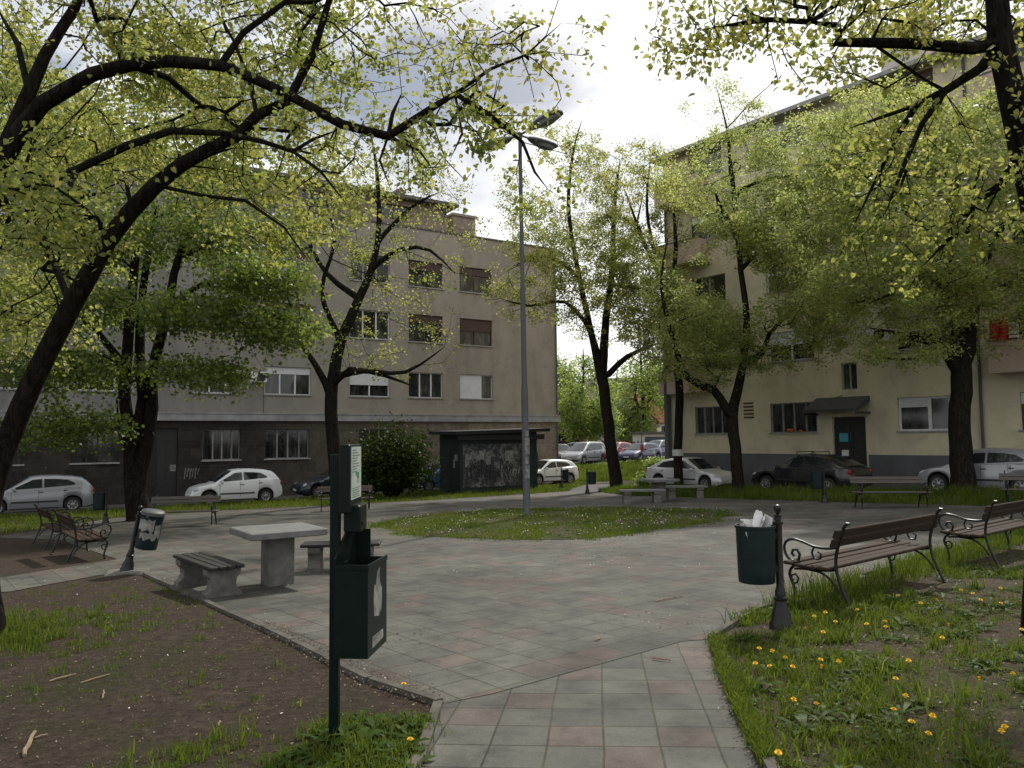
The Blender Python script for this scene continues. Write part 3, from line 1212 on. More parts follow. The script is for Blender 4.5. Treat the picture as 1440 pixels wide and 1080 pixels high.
# T5
b5 = onground(866, 36)
tree_px('lime_tree', 'tree with forked dark trunk beside the green bin at the gap between the buildings', b5,
        [[(866, 684, 36, 30), (858, 615, 36, 26), (846, 530, 36, 25), (832, 470, 36, 15), (815, 390, 36, 12), (800, 300, 36, 9), (805, 220, 36, 6), (818, 170, 36, 4)],
         [(847, 525, 36, 19), (852, 450, 36, 15), (861, 380, 36, 12), (864, 290, 36, 9), (872, 225, 36, 5)],
         [(848, 535, 36, 14), (882, 502, 35.4, 10), (928, 482, 35, 6)],
         [(832, 465, 36, 10), (795, 425, 35.5, 7), (745, 430, 35, 5), (705, 420, 34.6, 3)],
         [(815, 390, 36, 8), (770, 360, 35.6, 6), (720, 375, 35, 3)],
         [(862, 370, 36, 8), (890, 330, 36, 6), (905, 270, 36, 3)]],
        [blob(815, 290, 36, 120, 150, 3.8, 620), blob(750, 390, 35.2, 85, 70, 2.6, 210), blob(860, 430, 36, 85, 60, 2.6, 240)],
        'leaf_lime', .10, 34, ws=.72, spread=.17, step=.5, branch_step=.6, tip_r=.0045, bark='bark_far')

# T6
b6 = onground(953, 33.5)
tree_px('lime_tree', 'slender tree with a white band painted round its trunk, behind the far table', b6,
        [[(953, 680, 33.5, 17), (954, 610, 33.5, 15), (955, 540, 33.5, 14), (946, 460, 33.5, 12), (930, 395, 33.5, 10), (905, 340, 33.5, 7), (880, 270, 33.5, 4)],
         [(948, 470, 33.5, 10), (930, 425, 33.4, 8), (900, 405, 33.2, 6), (845, 402, 33, 3)],
         [(940, 430, 33.5, 9), (950, 350, 33.8, 7), (945, 270, 34, 4)],
         [(930, 395, 33.5, 7), (910, 300, 33.5, 5), (915, 220, 33.5, 3)]],
        [blob(915, 310, 33.5, 90, 120, 3.4, 430), blob(900, 430, 33.3, 70, 60, 2, 170), blob(940, 480, 33, 70, 60, 2, 190)],
        'leaf_lime', .095, 34, ws=.92, spread=.17, step=.5, branch_step=.6, tip_r=.0045, bark='bark_far')
band = MB()
pb0, pb1 = P(953.4, 641, 33.5), P(953.6, 632, 33.5)
band.lathe([(.245, 0), (.245, pb1.z - pb0.z)], 14)
trunk_band = band.build('painted_band', M['white_wall'])
for o in list(COL.objects):
    if o.name.startswith('lime_tree') and 'white band' in o.get('label', ''):
        trunk_band.parent = o
        trunk_band.location = pb0 - Vector(o.location)

# T7
b7 = onground(1037, 29)
tree_px('lime_tree', 'tall forked tree in front of the gap between the silver and the black car', b7,
        [[(1037, 690, 29, 22), (1034, 630, 29, 20), (1031, 585, 29, 20), (1044, 512, 29, 14), (1050, 450, 29, 12), (1042, 380, 29, 10), (1035, 300, 29, 9), (1028, 240, 29, 8), (1022, 180, 29, 4), (1006, 118, 29, 1.2)],
         [(1030, 590, 29, 16), (1003, 548, 28.8, 13), (966, 530, 28.6, 11), (945, 470, 28.4, 8), (930, 400, 28.2, 5), (940, 330, 28.2, 3)],
         [(1044, 510, 29, 11), (1072, 497, 29.4, 9), (1082, 470, 29.6, 7), (1120, 430, 29.8, 4)],
         [(1022, 182, 29, 2.5), (1060, 140, 29, 1.8), (1102, 104, 29, .6)],
         [(1038, 330, 29, 8), (1012, 290, 29, 7), (1004, 265, 29, 5)],
         [(1042, 380, 29, 8), (1090, 330, 29, 6), (1150, 300, 29, 3)],
         [(1030, 270, 29, 6), (1090, 250, 29, 5), (1150, 245, 29, 3)]],
        [blob(1130, 330, 29, 110, 90, 2.6, 240), blob(1110, 235, 29, 110, 70, 2.4, 220), blob(1045, 400, 29, 150, 110, 3.4, 620), blob(1050, 280, 29, 150, 100, 3.0, 420), blob(1090, 470, 28.6, 110, 60, 2.2, 250), blob(985, 480, 28.6, 90, 75, 2, 260), blob(1025, 160, 29, 70, 60, 1, 40)],
        'leaf_olive', .086, 41, ws=.9, spread=.16, step=.45, branch_step=.55, tip_r=.0045, bark='bark_far')

# T8
b8 = onground(1353, 24.5)
tree_px('lime_tree', 'thick trunked tree standing in front of the silver hatchback on the right', b8,
        [[(1353, 690, 24.5, 46), (1350, 610, 24.5, 39), (1352, 530, 24.5, 38), (1366, 455, 24.5, 24), (1378, 390, 24.5, 18), (1402, 330, 24.5, 14), (1440, 280, 24.5, 9), (1470, 200, 24.5, 5)],
         [(1346, 525, 24.5, 22), (1325, 490, 24.2, 14), (1285, 474, 23.9, 11), (1222, 461, 23.5, 6)],
         [(1350, 520, 24.5, 24), (1341, 420, 24.5, 16), (1334, 340, 24.6, 12), (1345, 260, 24.7, 8), (1350, 170, 24.8, 4)],
         [(1342, 430, 24.5, 13), (1305, 385, 24, 9), (1270, 405, 23.8, 7), (1225, 425, 23.5, 4)],
         [(1338, 370, 24.5, 11), (1290, 310, 24.5, 8), (1240, 290, 24.5, 5), (1190, 300, 24.5, 3)],
         [(1372, 420, 24.5, 14), (1420, 400, 24.3, 9), (1470, 390, 24, 6)],
         [(1330, 485, 24.2, 7), (1280, 505, 23.6, 5), (1215, 500, 23.2, 3)]],
        [blob(1320, 300, 24.4, 170, 150, 3.4, 800), blob(1270, 420, 23.8, 130, 70, 2.2, 300), blob(1400, 420, 24.2, 90, 90, 2.2, 250), blob(1265, 495, 23.3, 85, 25, 1, 60), blob(1290, 190, 24.6, 190, 80, 2.6, 380), blob(1170, 300, 24.4, 90, 80, 2.0, 170), blob(1210, 190, 24.6, 110, 60, 2.0, 150), blob(1190, 400, 24, 80, 50, 1.8, 110), blob(1480, 250, 24, 100, 200, 3, 200)],
        'leaf_olive', .083, 43, spread=.15, ws=.85, step=.4, branch_step=.5, tip_r=.0042)

# trees beyond the gap
tree_px('park_tree', 'bright green tree beside the corner of the grey building, behind the parked cars', onground(806, 74),
        [[(806, 640, 74, 8), (812, 590, 74, 6), (820, 540, 74, 5), (820, 490, 74, 3)]],
        [blob(824, 560, 74, 42, 62, 3.4, 300), blob(802, 585, 72, 26, 32, 2, 110), blob(842, 595, 74, 30, 26, 2.4, 120)],
        'leaf_fresh', .21, 26, spread=.4, step=.7, branch_step=.8, tip_r=.016, bark='bark_far')
tree_px('park_tree', 'tall thin tree with pale leaves behind the dark blue car', onground(904, 84),
        [[(904, 640, 84, 9), (905, 590, 84, 8), (903, 540, 84, 6), (900, 480, 84, 3)]],
        [blob(900, 555, 84, 40, 60, 3.4, 260), blob(880, 600, 84, 34, 30, 2.4, 130)],
        'leaf_fresh', .26, 20, spread=.6, step=.9, branch_step=1.0, tip_r=.02, bark='bark_far')
tree_px('park_tree', 'rounded green tree in the middle of the gap, farther off', onground(866, 98),
        [[(866, 640, 98, 8), (866, 600, 98, 7), (866, 560, 98, 5), (868, 520, 98, 3)]],
        [blob(864, 585, 98, 42, 42, 4.4, 260)],
        'leaf_fresh', .34, 22, spread=.7, step=1, branch_step=1.2, tip_r=.02, bark='bark_far')
tree_px('park_tree', 'leafy tree rising above the small red roofed house', onground(940, 92),
        [[(940, 640, 92, 8), (941, 590, 92, 7), (938, 540, 92, 5), (940, 500, 92, 3)]],
        [blob(938, 545, 92, 44, 46, 4.0, 300)],
        'leaf_fresh', .3, 20, spread=.6, step=1, branch_step=1.1, tip_r=.02, bark='bark_far')
tree_px('park_tree', 'small green tree partly hidden by the corner of the grey building', onground(780, 80),
        [[(780, 640, 80, 8), (781, 600, 80, 6), (780, 540, 80, 3)]],
        [blob(783, 560, 80, 34, 56, 3.4, 280)],
        'leaf_fresh', .28, 22, spread=.6, step=1, branch_step=1.0, tip_r=.02, bark='bark_far')


def bush(name, label, u, Y, w, h, n, size, mat_, per=26, cat='shrub', zf=.55):
    b = onground(u, Y)
    root = thing(name, label, cat, tuple(b))
    m = MB()
    S = []
    for k in range(n):
        an = random.uniform(0, 2 * PI)
        rr = w / 2 * math.sqrt(random.random())
        top = Vector((math.cos(an) * rr, math.sin(an) * rr * .8, h * random.uniform(.25, 1) * (1 - .35 * (2 * rr / w) ** 2)))
        st = Vector((random.uniform(-.2, .2), random.uniform(-.15, .15), -.05))
        mid = st.lerp(top, .5) + Vector((random.uniform(-.2, .2), random.uniform(-.2, .2), h * .12))
        m.tube([st, mid, top], [.018, .011, .004], 4, False)
        for q in range(per):
            t = random.uniform(.35, 1.02)
            p = st.lerp(mid, t * 2) if t < .5 else mid.lerp(top, t * 2 - 1)
            S.append(tuple(p + Vector((random.gauss(0, .16), random.gauss(0, .16), random.gauss(0, .13))) * (h / 2)))
    m.build('stems', M['bark'], root)
    S = np.array(S)
    S = S[S[:, 2] > .02]
    V, f, c, r = leaf_mesh(S, size, rb=.45 + .2 * vnoise(S[:, 0], S[:, 2], 2))
    npmesh('foliage', V, f, c, M[mat_], root, r)
    return root


bush('shrub', 'big dark bush between the thin tree and the dark kiosk', 552, 34.5, 4.0, 3.6, 340, .13, 'leaf_bush', 40)
bush('shrub', 'fresh green shrub at the foot of the grey street pole', 922, 50, 1.7, 1.5, 90, .13, 'leaf_fresh', 26)
bush('shrub', 'low leafy weed clump beside the pale car on the right of the gap', 906, 38.5, 1.0, .8, 50, .11, 'leaf_fresh', 20)

# ------------------------------------------------------------------ buildings
def wall_open(m, x0, x1, z0, z1, ops, depth=.2):
    """front wall at y = 0 with real openings (a, b, c, d) and their reveals"""
    xs = sorted(set([x0, x1] + [k for o in ops for k in o[:2] if x0 < k < x1]))
    zs = sorted(set([z0, z1] + [k for o in ops for k in o[2:4] if z0 < k < z1]))
    for i in range(len(xs) - 1):
        for j in range(len(zs) - 1):
            cx, cz = (xs[i] + xs[i + 1]) / 2, (zs[j] + zs[j + 1]) / 2
            if any(a < cx < b and c < cz < d for a, b, c, d in ops):
                continue
            m.quad((xs[i], 0, zs[j]), (xs[i + 1], 0, zs[j]), (xs[i + 1], 0, zs[j + 1]), (xs[i], 0, zs[j + 1]))
    for a, b, c, d in ops:
        m.quad((a, 0, c), (b, 0, c), (b, depth, c), (a, depth, c))
        m.quad((a, 0, d), (a, depth, d), (b, depth, d), (b, 0, d))
        m.quad((a, 0, c), (a, depth, c), (a, depth, d), (a, 0, d))
        m.quad((b, 0, c), (b, 0, d), (b, depth, d), (b, depth, c))


def window(root, op, fm, splits=(1 / 3, 2 / 3), rec=.13, bar=.05, sill=True, shut=0, sm='shutter', label=None, shut_side=None, bars=False):
    a, b, c, d = op
    m = MB()
    y0, y1 = rec, rec + .06
    m.box(a, a + bar, y0, y1, c, d)
    m.box(b - bar, b, y0, y1, c, d)
    m.box(a + bar, b - bar, y0, y1, c, c + bar)
    m.box(a + bar, b - bar, y0, y1, d - bar, d)
    for t in splits:
        x = a + (b - a) * t
        m.box(x - bar * .75, x + bar * .75, y0 - .012, y1, c + bar, d - bar)
    f = m.build('window', M[fm], root, fix=False)
    if label:
        f['label'] = label
    p = MB()
    p.box(a + .01, b - .01, y1 - .02, y1 + .02, c + .01, d - .01)
    p.build('pane', M['glass'], f, fix=False)
    if sill:
        s = MB()
        s.box(a - .06, b + .06, -.07, rec - .004, c - .055, c + .012)
        s.build('sill', M['sill'], f, fix=False)
    if shut:
        s = MB()
        xa, xb = (a + .02, b - .02) if shut_side is None else (a + .02, a + (b - a) * shut_side)
        zt, n = d - .02, max(2, int((d - c) * shut / .055))
        for k in range(n):
            s.box(xa, xb, y0 - .035, y0 - .018 + .004 * (k % 2), zt - (k + 1) * (d - c) * shut / n + .004, zt - k * (d - c) * shut / n)
        s.build('shutter', M[sm], f, fix=False)
    if bars:
        s = MB()
        n = 9
        for k in range(n + 1):
            x = a + .03 + (b - a - .06) * k / n
            s.tube([(x, .03, c), (x, .03, d)], .008, 4)
        s.box(a, b, .022, .038, (c + d) / 2 - .01, (c + d) / 2 + .01)
        s.build('grille', M['dark_frame'], f, fix=False)
    return f


def ac_unit(root, x, z):
    m = MB()
    m.M = Matrix.Translation((x, -.22, z))
    m.cbox((0, 0, 0), (.8, .3, .55), .02)
    m.box(-.34, -.30, .1, .22, -.34, -.27)
    m.box(.30, .34, .1, .22, -.34, -.27)
    o = m.build('air_conditioner', M['white_pvc'], root)
    f = MB()
    f.M = Matrix.Translation((x, -.22, z))
    f.lathe([(.22, -.165), (.2, -.172), (.05, -.172)], 20, (.12, 0, 0), 'y')
    f.build('fan_grille', M['black_trim'], o)
    return o


# --- left building
lb = thing('apartment_building', 'long grey-brown apartment block behind the left trees, with stone ground floor and grey cornice', 'building',
           (LO.x, LO.y, 0), math.atan2(LA.y, LA.x))
fl = lambda u, v: fac(LO, LA, u, v)
zc0, zc1 = fl(670, 593)[1], fl(670, 584)[1]
ztop = fl(783, 352)[1]
X0 = -62.0
sills = [fl(670, 561)[1], fl(670, 486)[1], fl(670, 412)[1]]
tops = [fl(670, 527)[1], fl(670, 449)[1], fl(670, 377)[1]]
colspx = [(272, 340), (372, 437), (492, 548), (575, 623), (647, 693)]
cols = [(fl(a, 540)[0], fl(b, 540)[0]) for a, b in colspx]
wl = cols[0][1] - cols[0][0]
for k in range(1, 9):
    a = cols[0][0] - k * 4.15 - (.9 if k % 2 else 0)
    cols.append((a, a + wl))
ops = []
spec = []
for ci, (a, b) in enumerate(cols):
    for fi in range(3):
        ops.append((a, b, sills[fi], tops[fi]))
        spec.append((ci, fi))
wm = MB()
wall_open(wm, X0, 0, zc1, ztop, ops)
wm.quad((0, 0, zc1), (0, 12, zc1), (0, 12, ztop), (0, 0, ztop))
wm.quad((X0, 12, -3), (X0, 12, ztop), (0, 12, ztop), (0, 12, -3))
wm.quad((X0, 0, -3), (X0, 0, ztop), (X0, 12, ztop), (X0, 12, -3))
wm.build('wall', mat_stucco('grey_render', (.235, .230, .216), (.325, .288, .24), -26, -9, .55), lb, fix=False)
for (ci, fi), op in zip(spec, ops):
    r = random.random()
    if fi == 0 and ci == 4:
        window(lb, op, 'white_pvc', (.66,), shut=.97, shut_side=.64, label='white window with its left leaf covered by a closed white shutter')
    elif fi == 0 and ci == 2:
        window(lb, op, 'white_pvc', (.5,), shut=.55)
    elif fi == 0:
        window(lb, op, 'white_pvc', (1 / 3, 2 / 3), shut=random.choice([0, 0, .25]))
    elif ci in (3, 4):
        window(lb, op, 'brown_wood', (.48,), shut=random.choice([.3, .35, .45]), sm='brown_shutter')
    elif ci == 2 and fi == 1:
        window(lb, op, 'white_pvc', (1 / 3, 2 / 3))
    else:
        window(lb, op, random.choice(['white_pvc', 'grey_frame', 'brown_wood']), random.choice([(.5,), (1 / 3, 2 / 3)]), shut=random.choice([0, .2, .4]), sm=random.choice(['brown_shutter', 'shutter', 'brown_shutter']))
# ground floor
gz0, gz1 = fl(310, 647)[1], fl(310, 604)[1]
gw = [(fl(a, 625)[0], fl(b, 625)[0]) for a, b in ((285, 338), (373, 435), (100, 167), (-30, 33), (505, 560))]
gw += [(gw[3][0] - 5 * k, gw[3][0] - 5 * k + 2.2) for k in range(1, 5)]
da, db = fl(217, 640)[0], fl(250, 640)[0]
dz1 = fl(233, 602)[1]
dz0 = -1.32
gops = [(a, b, gz0, gz1) for a, b in gw]
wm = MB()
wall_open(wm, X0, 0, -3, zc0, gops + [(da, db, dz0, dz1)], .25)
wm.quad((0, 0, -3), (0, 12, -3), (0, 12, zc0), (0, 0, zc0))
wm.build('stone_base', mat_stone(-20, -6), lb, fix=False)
for i, op in enumerate(gops):
    if i in (0, 1, 4):
        window(lb, op, 'grey_frame', (.28, .52, .78), rec=.16, bar=.045, bars=True)
    else:
        window(lb, op, 'dark_frame', (.33,), rec=.16, bar=.05, bars=True)
m = MB()
m.box(da + .01, db - .01, .16, .21, dz0, dz1 - .01)
m.box(da + .12, (da + db) / 2 - .04, .145, .165, dz0 + .9, dz1 - .8)
m.box((da + db) / 2 + .04, db - .12, .145, .165, dz0 + .9, dz1 - .8)
m.box(da + .05, db - .05, .14, .17, dz1 - .62, dz1 - .52)
dr = m.build('door', M['dark_frame'], lb, fix=False)
n = MB()
n.box((da + db) / 2 + .2, (da + db) / 2 + .48, .138, .143, dz0 + 1.5, dz0 + 1.8)
n.build('notice', M['poster_bits'], dr, fix=False)
m = MB()
m.box(X0, .14, -.16, 12.1, zc0, zc0 + .09)
m.box(X0, .10, -.11, 12.08, zc0 + .09, zc1 - .04)
m.box(X0, .12, -.14, 12.09, zc1 - .04, zc1 + .03)
m.build('cornice', pm('cornice_concrete', (.34, .34, .35), (.2, .195, .19), 1.6, .9, .2), lb, fix=False)
m = MB()
m.box(X0, .03, -.06, .5, ztop, ztop + .10)
m.box(X0, .02, .5, 12.02, ztop - .2, ztop + .02)
m.build('roof', M['roof_sheet'], lb, fix=False)
# attic storey set back a little, with an overhanging eave
ea = fl(638, 300)[0]
zat = fl(638, 292)[1] + .2
ao = []
x = ea - 2.6
while x > X0 + 4:
    ao.append((x - 1.9, x, ztop + .65, ztop + 1.55))
    x -= 4.6
m = MB()
m.M = Matrix.Translation((0, .9, 0))
wall_open(m, X0, ea, ztop + .02, zat, ao)
m.quad((ea, 0, ztop + .02), (ea, 10, ztop + .02), (ea, 10, zat), (ea, 0, zat))
m.build('attic_storey', M['chimney'], lb, fix=False)
for op in ao[:6]:
    f = window(lb, op, 'dark_frame', (.5,), sill=False)
    f.location.y = .9
m = MB()
m.box(X0, ea + .55, .3, 12.3, zat, zat + .16)
m.box(X0, ea + .45, .4, 12.2, zat + .16, zat + .24)
m.build('eave', M['roof_sheet'], lb, fix=False)
for (u0, u1, v0) in ((649, 659, 302), (673, 704, 309), (597, 606, 276), (480, 500, 262)):
    s0, z1_ = fl(u0, v0)
    s1 = fl(u1, v0)[0]
    m = MB()
    k = 1.05
    m.box(s0 * k + .1, s1 * k + .1, 3, 4.2, ztop - .1, z1_ * k + .25)
    m.box(s0 * k + .02, s1 * k + .18, 2.9, 4.3, z1_ * k + .25, z1_ * k + .42)
    m.build('chimney', M['chimney'], lb, fix=False)
m = MB()
for s0, h in ((fl(668, 300)[0], 3.2), (fl(655, 300)[0], 2.6)):
    m.tube([(s0, 4.6, ztop), (s0, 4.6, ztop + h)], .025, 5)
    m.tube([(s0 - .4, 4.6, ztop + h - .2), (s0 + .4, 4.6, ztop + h - .2)], .012, 4)
    m.tube([(s0 - .3, 4.6, ztop + h - .5), (s0 + .3, 4.6, ztop + h - .5)], .012, 4)
m.build('antenna', M['galv'], lb, fix=False)
s0, z0 = fl(362, 531)
ac_unit(lb, s0, z0)
m = MB()
m.tube([(s0 + .3, -.05, z0 - .3), (s0 + .32, -.04, zc1)], .015, 5)
s9 = fl(788, 500)[0]
m.build('pipe', M['galv'], lb, fix=False)
for za, zb in ((zc1 + .1, ztop), (-1.4, zc0)):
    m = MB()
    m.tube([(-.12, -.09, za), (-.12, -.09, zb)], .05, 8)
    m.build('pipe', M['galv'], lb, fix=False)
sg, zg = fl(267, 665)
m = MB()
for k in range(5):
    a = k * .12
    m.tube([(sg - .25 + a, -.006, zg - .3 + .1 * (k % 2)), (sg - .2 + a, -.006, zg + .25), (sg - .12 + a, -.006, zg - .1), (sg - .05 + a, -.006, zg + .2)], .025, 4)
m.build('graffiti', M['poster_bits'], lb, fix=False)

# --- right building
rb_ = thing('apartment_building', 'cream five storey apartment block on the right, grey plinth and canopy over its door', 'building',
            (RO.x, RO.y, 0), math.atan2(RA.y, RA.x))
fr = lambda u, v: fac(RO, RA, u, v)
zs0, zt0 = fr(1262, 606.7)[1], fr(1262, 559.5)[1]
pitch = fr(1262, 493)[1] - zs0
ze = fr(1060, 183)[1]
XE = 34.0
cA = tuple(fr(u, 600)[0] for u in (978, 1026))
cB = tuple(fr(u, 600)[0] for u in (1084, 1149))
cD = tuple(fr(u, 600)[0] for u in (1263, 1337))
cE = tuple(fr(u, 600)[0] for u in (1436, 1520))
cC = tuple(fr(u, 600)[0] for u in (1186, 1208))
doorx = tuple(fr(u, 620)[0] for u in (1171, 1218))
dzt = fr(1195, 586)[1]
dzb = g(RO.x + RA.x * doorx[0], RO.y + RA.y * doorx[0]) + .04
cF = (cE[1] + 2.2, cE[1] + 4.4)
cG = (cF[1] + 2.5, cF[1] + 4.7)
ops, kinds = [], []
for c, nm in ((cA, 'A'), (cB, 'B'), (cD, 'D'), (cE, 'E'), (cF, 'F'), (cG, 'G')):
    for fi in range(5):
        ops.append((c[0], c[1], zs0 + fi * pitch, zt0 + fi * pitch + (0 if fi else 0)))
        kinds.append((nm, fi))
for fi in range(1, 5):
    ops.append((cC[0], cC[1], zs0 + (fi - .45) * pitch, zs0 + (fi - .1) * pitch))
    kinds.append(('C', fi))
m = MB()
wall_open(m, 0, XE, -3, ze, ops + [(doorx[0], doorx[1], dzb, dzt)], .22)
m.quad((0, 0, -3), (0, 0, ze), (0, 12, ze), (0, 12, -3))
m.quad((XE, 0, -3), (XE, 12, -3), (XE, 12, ze), (XE, 0, ze))
m.quad((0, 12, -3), (0, 12, ze), (XE, 12, ze), (XE, 12, -3))
m.build('wall', mat_stucco('cream_render', (.67, .605, .43), (.60, .545, .40), streak=.35), rb_, fix=False)
for (nm, fi), op in zip(kinds, ops):
    if nm == 'C':
        window(rb_, op, 'grey_frame', (.5,), sill=False)
    elif fi == 0 and nm == 'D':
        window(rb_, op, 'white_pvc', (.6,), shut=.28, label='wide white window with partly lowered shutter', bar=.08, shut_side=.6)
    elif fi == 0 and nm in 'AB':
        window(rb_, op, 'grey_frame', (.25, .5, .75), bars=True)
    elif nm in 'BD' and fi < 3:
        window(rb_, op, 'white_pvc', (.5,), shut=random.choice([0, .3, .45]))
    else:
        window(rb_, op, random.choice(['white_pvc', 'grey_frame', 'brown_wood']), (.5,), shut=random.choice([0, .3, .5]), sm=random.choice(['shutter', 'brown_shutter']))
zp = fr(1130, 638.5)[1]
m = MB()
m.box(-.03, doorx[0] - .10, -.035, .05, -3, zp)
m.box(doorx[1] + .10, XE + .03, -.035, .05, -3, zp)
m.build('plinth', pm('grey_plinth', (.125, .125, .135), (.09, .09, .097), 1.2, .8, .2), rb_, fix=False)
m = MB()
m.box(doorx[0] + .02, doorx[1] - .02, .17, .20, dzb, dzt - .02)
xm = (doorx[0] + doorx[1]) / 2
for a, b in ((doorx[0] + .02, xm - .01), (xm + .01, doorx[1] - .02)):
    m.box(a, a + .09, .13, .17, dzb, dzt - .35)
    m.box(b - .09, b, .13, .17, dzb, dzt - .35)
    m.box(a + .09, b - .09, .13, .17, dzb, dzb + .8)
    m.box(a + .09, b - .09, .13, .17, dzt - .45, dzt - .35)
dr = m.build('door', M['dark_frame'], rb_, fix=False)
m = MB()
m.box(doorx[0] + .22, doorx[0] + .72, .145, .152, dzb + 1.85, dzb + 2.2)
m.build('notice', M['poster_blue'], dr, fix=False)
m = MB()
m.box(doorx[0] + .3, doorx[0] + .66, .145, .152, dzb + 1.25, dzb + 1.5)
m.build('notice', M['paper'], dr, fix=False)
m = MB()
m.tube([(xm - .08, .12, dzb + 1.0), (xm - .08, .09, dzb + 1.0), (xm - .08, .09, dzb + 1.15), (xm - .08, .12, dzb + 1.15)], .012, 6)
m.build('handle', M['rim'], dr)
ax0, ax1 = fr(1149, 575)[0], fr(1224, 575)[0]
azt, azb = fr(1190, 558)[1], fr(1190, 580)[1]
m = MB()
m.prism([(-.01, azt), (-1.15, azb + .12), (-1.15, azb), (-1.08, azb), (-.01, azt - .22)], ax0, ax1, 'yz')
m.box(ax0 - .02, ax0 + .06, -1.16, -.02, azb - .10, azb)
m.box(ax1 - .06, ax1 + .02, -1.16, -.02, azb - .10, azb)
m.tube([((ax0 + ax1) / 2, -.02, azt + .05), ((ax0 + ax1) / 2, -.6, azt - .05)], .02, 5)
m.build('canopy', pm('canopy_felt', (.075, .07, .068), (.05, .048, .046), 3, .85, .2), rb_)
# flower boxes and small things on window B
m = MB()
m.cbox((cB[0] + (cB[1] - cB[0]) * .42, .03, zs0 + .10), (.28, .14, .16), .03)
m.cbox((cB[0] + (cB[1] - cB[0]) * .64, .03, zs0 + .07), (.2, .12, .1), .03)
m.build('flower_box', pm('orange_pot', (.5, .10, .02), (.4, .08, .02), 6, .6), rb_)
# vent grille
va, vb = fr(1046, 580)[0], fr(1060, 580)[0]
vz0, vz1 = fr(1053, 587)[1], fr(1053, 567)[1]
m = MB()
for k in range(5):
    z = vz0 + (vz1 - vz0) * k / 4
    m.box(va, vb, -.03, .02, z - .035, z + .035)
m.build('vent', M['brown_shutter'], rb_, fix=False)
# balconies
def balcony(s0, s1, zf, dep=.95, h=.95):
    m = MB()
    m.box(s0, s1, -dep, -.002, zf - .16, zf)
    m.box(s0, s1, -dep, -dep + .1, zf, zf + h)
    m.box(s0, s0 + .1, -dep + .1, -.002, zf, zf + h)
    m.box(s1 - .1, s1, -dep + .1, -.002, zf, zf + h)
    b = m.build('balcony', M['pink'], rb_, fix=False)
    r = MB()
    r.box(s0 - .02, s1 + .02, -dep - .02, -dep + .12, zf + h, zf + h + .06)
    r.tube([(s0 + .05, -dep + .05, zf + h + .18), (s1 - .05, -dep + .05, zf + h + .18)], .02, 5)
    r.build('railing', M['galv'], b, fix=False)
    return b
zb1 = fr(965, 553)[1] + .1
sA0, sA1 = fr(949, 560)[0], fr(1004, 560)[0]
sE0, sE1 = fr(1405, 520)[0], fr(1540, 520)[0]
for fi in range(4):
    balcony(.15, sA1, zb1 + fi * pitch)
    balcony(sE0, sE1, zb1 + fi * pitch)
m = MB()
zz = zb1 + .95
m.box(sE0 + .1, sE0 + .75, -1.0, -.965, zz - .45, zz + .08)
q = MB()
nx = 9
for i in range(nx):
    for j in range(8):
        pass
vs, fs = [], []
for j in range(9):
    for i in range(9):
        x = sE0 + .1 + .6 * i / 8
        z = zz + .85 - .85 * j / 8
        vs.append((x, -1.02 + .035 * math.sin(i * 1.7 + j * .3) - .002 * j, z))
for j in range(8):
    for i in range(8):
        a = j * 9 + i
        fs.append((a, a + 1, a + 10, a + 9))
q.add(vs, fs)
q.add([(x, y + .02, z) for x, y, z in vs], fs)
rt = q.build('cloth', M['cloth_red'], None, True, fix=False)
rt.location = (RO.x, RO.y, 0)
rt.rotation_euler = (0, 0, math.atan2(RA.y, RA.x))
tag(rt, 'red cloth hung out on the pink balcony at the right edge', 'cloth')
s0, z0 = fr(1238, 472)
ac_unit(rb_, s0, z0)
# eave, attic block, chimneys
m = MB()
m.box(-.4, XE + .3, -.55, 12.4, ze, ze + .22)
m.box(-.3, XE + .2, -.62, -.55, ze + .02, ze + .18)
m.build('eave', M['sill'], rb_, fix=False)
m = MB()
m.add([(-.4, -.5, ze + .22), (XE + .3, -.5, ze + .22), (XE - 3, 6, ze + 2.6), (3, 6, ze + 2.6), (-.4, 12.3, ze + .22), (XE + .3, 12.3, ze + .22)],
      [(0, 1, 2, 3), (4, 3, 2, 5), (0, 3, 4), (1, 5, 2)])
m.build('roof', M['red_tile'], rb_, fix=False)
sx0 = fr(1228, 130)[0]
m = MB()
m.box(sx0, sx0 + 1.6, .8, 2.2, ze, ze + 2.6)
m.box(sx0 - .08, sx0 + 1.68, .72, 2.28, ze + 2.6, ze + 2.72)
m.build('chimney', M['white_wall'], rb_, fix=False)
m = MB()
for xx in (.12, cE[0] - 1.2):
    m = MB()
    m.tube([(xx, -.09, -1), (xx, -.09, ze)], .055, 8)
    m.build('pipe', M['galv'], rb_, fix=False)


